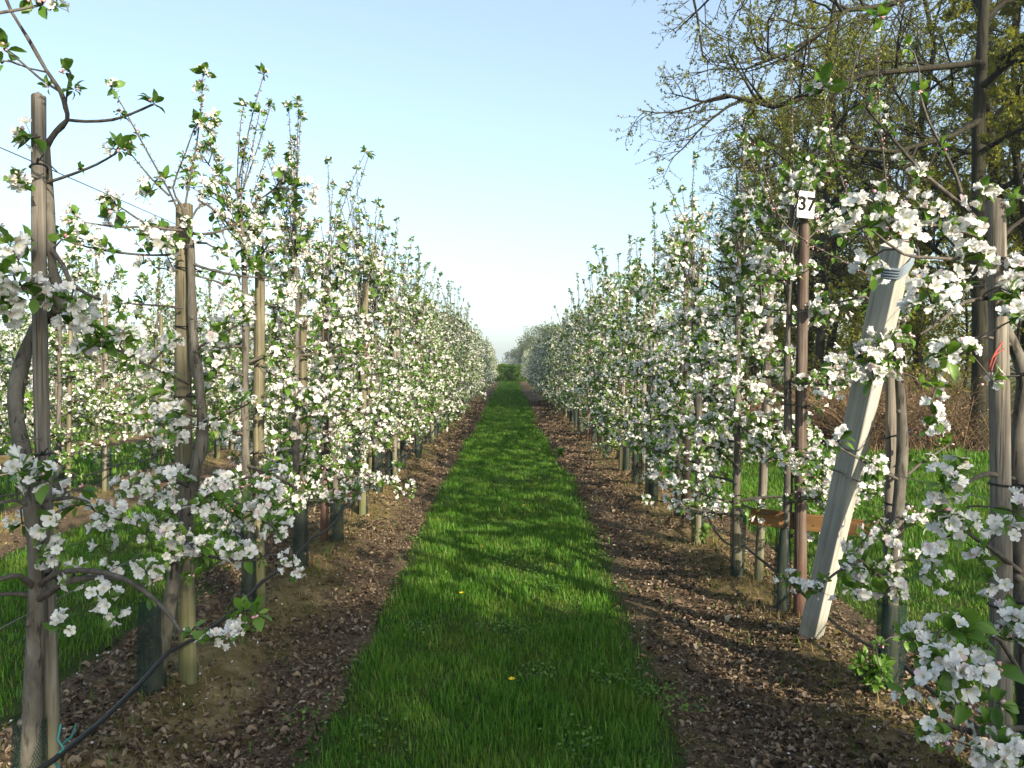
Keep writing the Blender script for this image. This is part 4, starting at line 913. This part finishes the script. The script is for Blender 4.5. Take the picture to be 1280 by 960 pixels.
# ------------------------------------------------------------------ wood edge
class Oak:
    def __init__(s, seed, leafsize=(.03, .06), leaves=5, droop=-.02, minr=.0035):
        s.rng = np.random.default_rng(seed); s.big = Tubes(8); s.tw = Tubes(3); s.lp = []; s.ld = []; s.ls = leafsize; s.nl = leaves; s.droop = droop; s.kids = (7, 6, 5); s.cut = 1.0
    def branch(s, p, d, L, r, lev, maxlev, pts=None):
        rng = s.rng; n = 6 if lev < 3 else 4
        if pts is None:
            pts = [p]
            for k in range(n - 1):
                d = unit(d + rng.normal(0, .17 if lev else .04, 3) + np.array([0, 0, (.05 if lev == 1 else .02 if lev < 3 else s.droop)])); pts.append(pts[-1] + d * L / (n - 1))
        pts = np.asarray(pts, float); n = len(pts); L = np.linalg.norm(np.diff(pts, axis=0), axis=1).sum()
        (s.big if r > .012 else s.tw).add(pts, r, max(r * (.30 if lev else .35), .002), sides=8 if r > .08 else 5 if r > .012 else 3)
        if lev >= maxlev:
            for k in range(s.nl):
                t = rng.uniform(.15, 1); i = min(int(t * (n - 1)), n - 2); f = t * (n - 1) - i
                s.lp.append(pts[i] * (1 - f) + pts[i + 1] * f); s.ld.append(unit(rng.normal(size=3) + np.array([0, 0, .1])))
            return
        kids = {0: 0, 1: s.kids[0], 2: s.kids[1], 3: s.kids[2]}.get(lev, 4)
        for k in range(kids):
            t = (k + rng.uniform(.3, 1.0)) / kids * .85 + .15; t = min(t, .99); i = min(int(t * (n - 1)), n - 2); f = t * (n - 1) - i
            q = pts[i] * (1 - f) + pts[i + 1] * f; ax = unit(pts[i + 1] - pts[i]); e = rng.normal(size=3); e -= e.dot(ax) * ax; e = unit(e)
            e = unit(e * rng.uniform(.6, 1.1) + ax * .8 + np.array([0, 0, .10 if lev < 3 else 0]))
            s.branch(q, e, L * rng.uniform(.36, .62) * (1.05 - .45 * t + .15) * (s.cut if lev == 1 else 1), r * (.52 - .18 * t), lev + 1, maxlev)
    def meshes(s, leafmat, lod=2):
        g1, g2, g3 = Geo(), Geo(), Geo(); s.big.into(g1); s.tw.into(g2)
        lp = np.array(s.lp).reshape(-1, 3); ld = np.array(s.ld).reshape(-1, 3)
        if len(lp):
            L = s.rng.uniform(*s.ls, len(lp)); scatter(g3, *LEAF[2], lp, leaf_frames(ld, s.rng, .5), np.stack([L, L * s.rng.uniform(.8, 1.3, len(L)), L], 1))
        return g1.mesh("trunk", [M["oak_bark"]]), g2.mesh("twigs", [M["oak_twig"]]), g3.mesh("foliage", [leafmat])
def put_tree(name, me, loc, rz=0, s_=1.0, lab="", cat="tree", group=None):
    o = link(name, None, None, loc, rz); o.scale = (s_, s_, s_)
    for nm, m in zip(("trunk", "twigs", "foliage"), me):
        if len(m.vertices): link(nm, m, o)
    return tag(o, lab, cat, group)
WG = "trees of the wood edge"
# the big oak whose limbs hang over the orchard
ob = np.array((8.15, 13.0, 0)); K = Oak(900, (.024, .052), 8, -.03); K.kids = (14, 7, 6); K.cut = .42
K.branch(None, None, 0, .155, 0, 5, pts=np.array([(0, 0, -.1), (.03, 0, 1.5), (0, .05, 3.5), (-.06, .03, 5.5), (-.02, 0, 7.5), (.1, .1, 9.5), (.05, .1, 11.5)]))
ro = lambda seq: np.array(px(seq)) - ob
for sq, r in (([(1226, 78, 13), (1170, 84, 12.4), (1085, 92, 11.6), (1014, 118, 11), (967, 134, 10.6), (930, 124, 10.3), (905, 118, 10)], .060),
              ([(1226, -40, 13), (1160, -10, 12.2), (1104, 8, 11.4), (1060, 12, 11), (1034, 36, 10.7), (987, 64, 10.4), (945, 80, 10.2)], .055),
              ([(1226, -130, 13), (1120, -110, 12), (1000, -62, 11), (920, -36, 10.4), (860, -16, 10)], .058),
              ([(1226, 150, 13), (1190, 170, 12.6), (1120, 190, 12.2), (1050, 182, 12), (980, 205, 11.8), (930, 215, 11.6)], .06),
              ([(1226, 110, 13), (1260, 80, 12.5), (1330, 60, 12), (1400, 30, 11.5)], .07), ([(1226, 30, 13), (1280, -20, 13), (1350, -60, 13)], .06),
              ([(1226, 190, 13), (1260, 170, 12.3), (1300, 150, 11.8), (1360, 150, 11.2)], .05), ([(1226, 10, 13.1), (1180, -60, 13.6), (1130, -120, 14.2), (1090, -190, 15)], .06), ([(1224, -190, 13), (1260, -260, 12.5), (1300, -330, 12)], .05), ([(1224, -190, 13), (1130, -250, 12), (1040, -260, 11)], .05)):
    K.branch(None, None, 0, r, 1, 4, pts=ro(sq))
put_tree("oak_tree", K.meshes(M["oak_leaf"]), ob, 0, 1, "big dark oak at the wood edge, limbs reaching left over the apple trees", "oak tree", WG)
def auto_oak(seed, h, r, n1, spread, lo, leaf, ls, nl, maxlev=4, kids=(7, 6, 5)):
    k = Oak(seed, ls, nl, -.02); k.kids = kids; rng = k.rng
    P = np.zeros((7, 3)); P[:, 2] = np.linspace(-.1, h, 7); P[1:, :2] = np.cumsum(rng.normal(0, h * .016, (6, 2)), 0)
    k.branch(None, None, 0, r, 0, 9 if False else 4, pts=P)
    az = rng.uniform(0, 6.28)
    for i in range(n1):
        f = (i + rng.uniform(0, .8)) / n1; z = h * (lo + (1 - lo) * f); az += 2.4 + rng.normal(0, .3)
        p = np.array([np.interp(z, P[:, 2], P[:, j]) for j in range(3)]); d = np.array([math.cos(az), math.sin(az), rng.uniform(.2, .7) + f * .8])
        k.branch(p, unit(d), spread * (1.1 - .55 * f) * rng.uniform(.75, 1.15), r * (.48 - .25 * f), 2 if maxlev == 3 else 1, 4 if maxlev == 4 else 4)
    return k.meshes(leaf)
WV = [auto_oak(910, 10.5, .17, 13, 3.6, .22, M["oak_leaf"], (.035, .07), 8, 4, (6, 6, 5)), auto_oak(911, 11.5, .13, 12, 2.9, .25, M["spring_leaf"], (.035, .07), 8, 4, (6, 6, 5)),
      auto_oak(912, 9.0, .10, 12, 2.6, .15, M["bright_leaf"], (.055, .11), 11), auto_oak(913, 10, .12, 12, 3.2, .2, M["bright_leaf"], (.05, .09), 7)]
SV = [auto_oak(920 + i, 4.2, .045, 11, 1.9, .06, M["bright_leaf"], (.05, .10), 15, 3) for i in range(2)]
rw = np.random.default_rng(8)
wood_pts = [(10.6, 16.5, 0, 1.0, "oak_tree"), (7.0, 17.5, 1, .92, "wood_tree"), (8.6, 21, 3, 1.0, "wood_tree"), (8.3, 25, 0, .82, "wood_tree"), (9.4, 26, 2, 1.1, "wood_tree"), (9.4, 30, 1, .8, "wood_tree"), (12.2, 13.8, 2, 1.1, "wood_tree"), (13.2, 19, 1, 1.1, "wood_tree"), (12, 24, 3, 1.1, "wood_tree"), (15.5, 15.5, 0, 1.1, "wood_tree"), (16.5, 22, 2, 1.25, "wood_tree"), (11.5, 31, 1, 1.05, "wood_tree"), (15.5, 29, 0, 1.1, "wood_tree"), (19.5, 19.0, 3, 1.2, "wood_tree"), (20.5, 27, 1, 1.2, "wood_tree"), (11.0, 36, 3, .72, "wood_tree"), (14.0, 37, 2, 1.1, "wood_tree"), (11.2, 10.8, 3, 1.0, "wood_tree"), (10.0, 14.9, 2, .95, "wood_tree"), (11.0, 19.6, 1, 1.0, "wood_tree"), (13.6, 16.4, 3, 1.1, "wood_tree"), (9.0, 23.2, 1, .85, "wood_tree")]
wl = ["leaning over the brown thicket right behind the big oak", "standing left of the big oak behind the number sign", "with a forked grey trunk further back beyond the number sign", "spreading over the right apple row about halfway along", "with yellow green leaves deep behind the number sign", "slim and bare at the far left end of the wood edge", "with yellow green leaves right of the big oak", "tall and slim deep in the wood behind the big oak", "with olive leaves in the middle of the wood", "thick trunked at the right picture edge behind the thicket", "with bright leaves deep behind the thicket", "slim and olive behind the far wood edge", "broad crowned far back in the wood", "olive crowned at the back of the wood on the right", "tall and thin at the very back of the wood", "smallest tree at the far end of the wood edge", "with pale leaves at the far back of the wood", "olive leaved in front of the thicket at the right picture edge", "with yellow green leaves between the big oak and the thicket", "slim and yellow green behind the leaning timber", "with fine twigs right behind the big oak trunk", "slim and yellow green left of the number sign"]
for (x, y, v, s_, nm), l in zip(wood_pts, wl):
    put_tree(nm, WV[v], (x, y, 0), rw.uniform(0, 6.28), s_, "spring tree " + l, "tree", WG)
# the wood goes on beside and behind the viewer: these trees give the shade
SH = [auto_oak(930, 9.5, .18, 15, 3.3, .22, M["oak_leaf"], (.09, .16), 8, 4, (8, 6, 5)), auto_oak(931, 10, .13, 9, 3.0, .25, M["oak_leaf"], (.06, .10), 4, 4, (6, 4, 4)), auto_oak(932, 9.5, .14, 8, 2.6, .35, M["oak_leaf"], (.06, .11), 4, 4, (5, 4, 4))]
for k, (x, y, v, s_) in enumerate(((7.2, -9.0, 0, .80), (9.8, -13.4, 0, .9), (11.0, -.5, 1, .9), (8.6, -4.6, 2, .8))):
    put_tree("wood_tree", SH[v], (x, y, 0), 1.3 * k, s_, "spring tree of the wood edge standing beside the viewer, outside the picture", "tree", "wood edge trees outside the picture")
for k, (x, y, s_) in enumerate(((7.6, 15.2, .8), (9.5, 17.8, 1.0), (6.6, 20.5, .9), (8.0, 23.5, 1.0), (10.5, 20.5, 1.1), (11.8, 17.2, 1.1), (6.6, 27.5, .9), (9.0, 29.5, 1.1), (12.5, 27.5, 1.2), (14.2, 17.0, 1.2), (16.5, 18.5, 1.3), (7.6, 33, 1.0), (13.8, 22.5, 1.2), (17.5, 25.0, 1.4), (10.5, 24.0, 1.1), (15.0, 33, 1.4))):
    sl = ["just behind the brown thicket", "between the oak trunk and the thicket", "left of the big oak", "behind the number sign", "in the middle of the wood", "right of the big oak", "at the far left wood edge", "deep behind the number sign", "at the back of the wood", "behind the thicket at the right picture edge", "deep in the wood on the right", "at the far end of the wood edge", "under the tall slim tree", "at the dark back of the wood", "in the gap left of the oak trunk", "at the farthest back of the wood"][k]
    put_tree("hazel_shrub", SV[k % 2], (x, y, 0), rw.uniform(0, 6.28), s_, "yellow green hazel shrub " + sl, "shrub", "shrubs of the wood edge")
# brown thicket along the wood edge
rng = np.random.default_rng(66); tb = Tubes(3); lp = []
for k in range(6500):
    y = rng.uniform(12.6, 33) if k % 3 else rng.uniform(12.6, 17); x = 5.75 + .3 * math.sin(y * .7) + abs(rng.normal(0, 1.3)) + (rng.uniform(0, 3.5) if k % 4 == 0 else 0)
    L = rng.uniform(.6, 2.0) * (.8 + .25 * math.sin(y * 1.1)); a = rng.uniform(0, 6.28); t_ = rng.uniform(.1, .8); d = np.array([math.cos(a) * t_, math.sin(a) * t_, 1.0])
    p = np.array([x, y, -.02]); b = np.array([math.cos(a), math.sin(a), -.9]) * rng.uniform(.0, .55)
    pts = [p + (d * t + b * t * t) * L * .85 for t in (0, .3, .6, .85, 1.0)]
    tb.add(pts, .006, .0025)
    for j in range(3):
        lp.append(pts[int(rng.integers(1, 5))] + rng.normal(0, .09, 3))
        if rng.uniform() < .7:
            q = pts[int(rng.integers(1, 4))]; tb.add([q, q + rng.normal(0, .10, 3), q + rng.normal(0, .18, 3) + np.array([0, 0, .05])], .003, .0015)
g = Geo(); tb.into(g); lp = np.array(lp); lp[:, 2] = np.abs(lp[:, 2]); n = len(lp); L = rng.uniform(.03, .07, n)
scatter(g, *LEAF[2], lp, leaf_frames(unit(rng.normal(size=(n, 3))), rng, .3), L, 0)
k = rng.choice(n, n // 4); scatter(g, *LEAF[2], lp[k] + rng.normal(0, .2, (len(k), 3)) * np.array([1, 1, .5]) + np.array([0, 0, .1]), leaf_frames(unit(rng.normal(size=(len(k), 3))), rng, .5), L[k] * .9, 1)
tag(link("undergrowth", g.mesh("undergrowth", [M["thicket"], M["oak_leaf"]])), kind="stuff")
# wood mass behind
def leafcloud(centres, n, ls, seed, shell=.5):
    rng = np.random.default_rng(seed); g = Geo(); c = np.array(centres, float); vol = (c[:, 3] * c[:, 4]); k = rng.choice(len(c), n, p=vol / vol.sum())
    d = unit(rng.normal(size=(n, 3))) * (rng.uniform(shell, 1, n) ** .5)[:, None]
    p = c[k, :3] + d * np.stack([c[k, 3], c[k, 3], c[k, 4]], 1); p += rng.normal(0, .12, (n, 3)) * c[k, 3:4]
    p = p[p[:, 2] > .02]; n = len(p); L = rng.uniform(*ls, n)
    scatter(g, *LEAF[2], p, leaf_frames(unit(rng.normal(size=(n, 3))), rng, .3), L); return g
rng = np.random.default_rng(67); cen = []
for k in range(70):
    x = rng.uniform(13, 34); y = rng.uniform(14, 52) + (x - 13) * .3; cen.append((x, y, rng.uniform(1, 6), rng.uniform(1.0, 2.4), rng.uniform(1.0, 2.6)))
for k in range(34):
    y = rng.uniform(17, 40); cen.append((7.6 + rng.uniform(0, 6) + (y - 17) * .12, y, rng.uniform(1.2, 4.2), rng.uniform(.6, 1.4), rng.uniform(.6, 1.5)))
tag(link("wood_understorey", leafcloud(cen, 64000, (.07, .17), 68).mesh("wood_understorey", [M["bright_leaf"]])), kind="stuff")
# ------------------------------------------------------------------ far end
rng = np.random.default_rng(70)
def hedge(x0, x1, y, h, w, n, seed):
    rng = np.random.default_rng(seed); g = Geo()
    # woody core and leaves over the whole clipped body
    x = rng.uniform(x0, x1, n); f = rng.integers(0, 3, n); yy = np.where(f == 0, y - w / 2, rng.uniform(y - w / 2, y + w / 2, n)) + rng.normal(0, .05, n); z = np.where(f == 1, h, rng.uniform(0, h, n)) + rng.normal(0, .05, n) + .10 * vnoise(x * 1.9, x * 0, 5)
    L = rng.uniform(.07, .15, n); scatter(g, *LEAF[2], np.stack([x, yy, np.abs(z)], 1), leaf_frames(unit(rng.normal(size=(n, 3))), rng, .2), L); return g
o = link("clipped_hedge", None, None, (0, 68.5, 0)); hm = hedge(-9, 9, 0, 1.42, .9, 90000, 71)
link("foliage", hm.mesh("foliage", [M["hedge_leaf"]]), o)
tb = Tubes(4)
for k in range(60):
    x = -9 + 18 * k / 59; tb.add([(x, 0, -.05), (x + .03, .02, .6), (x - .02, 0, 1.3)], .03, .012)
g = Geo(); tb.into(g); link("stems", g.mesh("stems", [M["oak_twig"]]), o)
tag(o, "clipped green hedge closing the far end of the grass path", "hedge")
# far trees beyond the hedge on the right
for k, (u, vtop, y, w) in enumerate(((664, 412, 150, 4.2), (684, 400, 155, 5.0), (706, 404, 150, 5.0), (655, 428, 170, 3.4), (722, 408, 165, 5.0))):
    p = at(u, 456, y); ht = at(u, vtop, y)[2]; o = link("far_tree", None, None, (p[0], y, 0)); r_ = np.random.default_rng(80 + k)
    tb = Tubes(6); tb.add([(0, 0, -.2), (.1, 0, ht * .4), (0, .1, ht * .75)], .28, .08)
    for j in range(9):
        a = j * 2.4; z = ht * (.25 + .06 * j); tb.add([(0, 0, z), (math.cos(a) * w * .35, math.sin(a) * w * .35, z + ht * .1), (math.cos(a) * w * .65, math.sin(a) * w * .65, z + ht * .16)], .09, .03)
    g = Geo(); tb.into(g); link("trunk", g.mesh("trunk", [M["oak_bark"]]), o)
    cen = [(r_.normal(0, w * .36), r_.normal(0, w * .36), ht * r_.uniform(.2, .84), w * r_.uniform(.28, .45), ht * r_.uniform(.10, .17)) for _ in range(22)]
    link("crown", leafcloud(cen, 5200, (.22, .5), 90 + k, .2).mesh("crown", [M["far_leaf"]]), o)
    tag(o, "pale hazy tree beyond the hedge, " + ["lowest in front of its clump", "roundest of its clump", "right in the middle of its clump", "farthest left of its clump", "behind the right apple row end"][k], "tree", "hazy trees beyond the hedge")
cen = []
for k in range(120):
    x = rng.uniform(-190, 190); cen.append((x, 430 + rng.uniform(-8, 8), rng.uniform(1.0, 3.4), rng.uniform(3, 6), rng.uniform(2, 3.2)))
tag(link("distant_treeline", leafcloud(cen, 26000, (.8, 1.6), 99, .2).mesh("distant_treeline", [M["far_leaf"]])), kind="stuff")

# ------------------------------------------------------------------ air, light, sky
HAZE = 0.0008
def haze():
    m, nt, out = mat("hazy_air")
    v = N(nt, "ShaderNodeVolumePrincipled"); v.inputs["Color"].default_value = (.86, .92, .98, 1); v.inputs["Density"].default_value = HAZE; v.inputs["Anisotropy"].default_value = .2
    nt.links.new(v.outputs[0], out.inputs["Volume"])
    g = Geo(); x0, x1, y0, y1, z0, z1 = -950, 950, -150, 1850, -1.2, 17.5
    V = [(x, y, z) for z in (z0, z1) for (x, y) in ((x0, y0), (x1, y0), (x1, y1), (x0, y1))]
    g.add(V, [(3, 2, 1, 0), (4, 5, 6, 7), (0, 1, 5, 4), (1, 2, 6, 5), (2, 3, 7, 6), (3, 0, 4, 7)])
    o = link("haze", g.mesh("haze", [m], smooth=False)); tag(o, kind="stuff")
if HAZE: haze()
EL, AZ = 25.0, 148.0     # sun height; compass bearing with +y as north, towards +x
s = np.array((math.sin(R(AZ)) * math.cos(R(EL)), math.cos(R(AZ)) * math.cos(R(EL)), math.sin(R(EL))))
sd = bpy.data.lights.new("sun", "SUN"); sd.energy = 5.0; sd.angle = R(.53); sd.color = (1.0, .88, .68)
so = bpy.data.objects.new("sun", sd); C.objects.link(so); so.location = s * 50; so.rotation_euler = Vector(s).to_track_quat("Z", "Y").to_euler()
w = bpy.data.worlds.new("World"); sc.world = w; w.use_nodes = True
nt = w.node_tree; bg = nt.nodes["Background"]; sky = nt.nodes.new("ShaderNodeTexSky"); sky.sky_type = "NISHITA"; sky.sun_disc = False
sky.sun_elevation = R(EL); sky.sun_rotation = R(AZ); sky.air_density = 1.0; sky.dust_density = 2.0; sky.ozone_density = 1.2; sky.altitude = 0
hs = nt.nodes.new("ShaderNodeHueSaturation"); hs.inputs["Saturation"].default_value = .88; hs.inputs["Value"].default_value = 1.0; nt.links.new(sky.outputs[0], hs.inputs["Color"]); tn = mixc(nt, 1.0, mixc(nt, 1.0, hs.outputs[0], (.92, 1.0, 1.03), "MULTIPLY"), (.88, 1.06, 1.12), "ADD"); nt.links.new(tn, bg.inputs[0]); bg.inputs[1].default_value = .10
sc.view_settings.view_transform = "Standard"; sc.view_settings.look = "None"; sc.view_settings.exposure = 1.2; sc.view_settings.gamma = 1
cy = sc.cycles; cy.max_bounces = 6; cy.diffuse_bounces = 3; cy.glossy_bounces = 2; cy.transmission_bounces = 4; cy.transparent_max_bounces = 12; cy.volume_bounces = 0
cy.caustics_reflective = False; cy.caustics_refractive = False; cy.use_denoising = True; cy.sample_clamp_indirect = 6
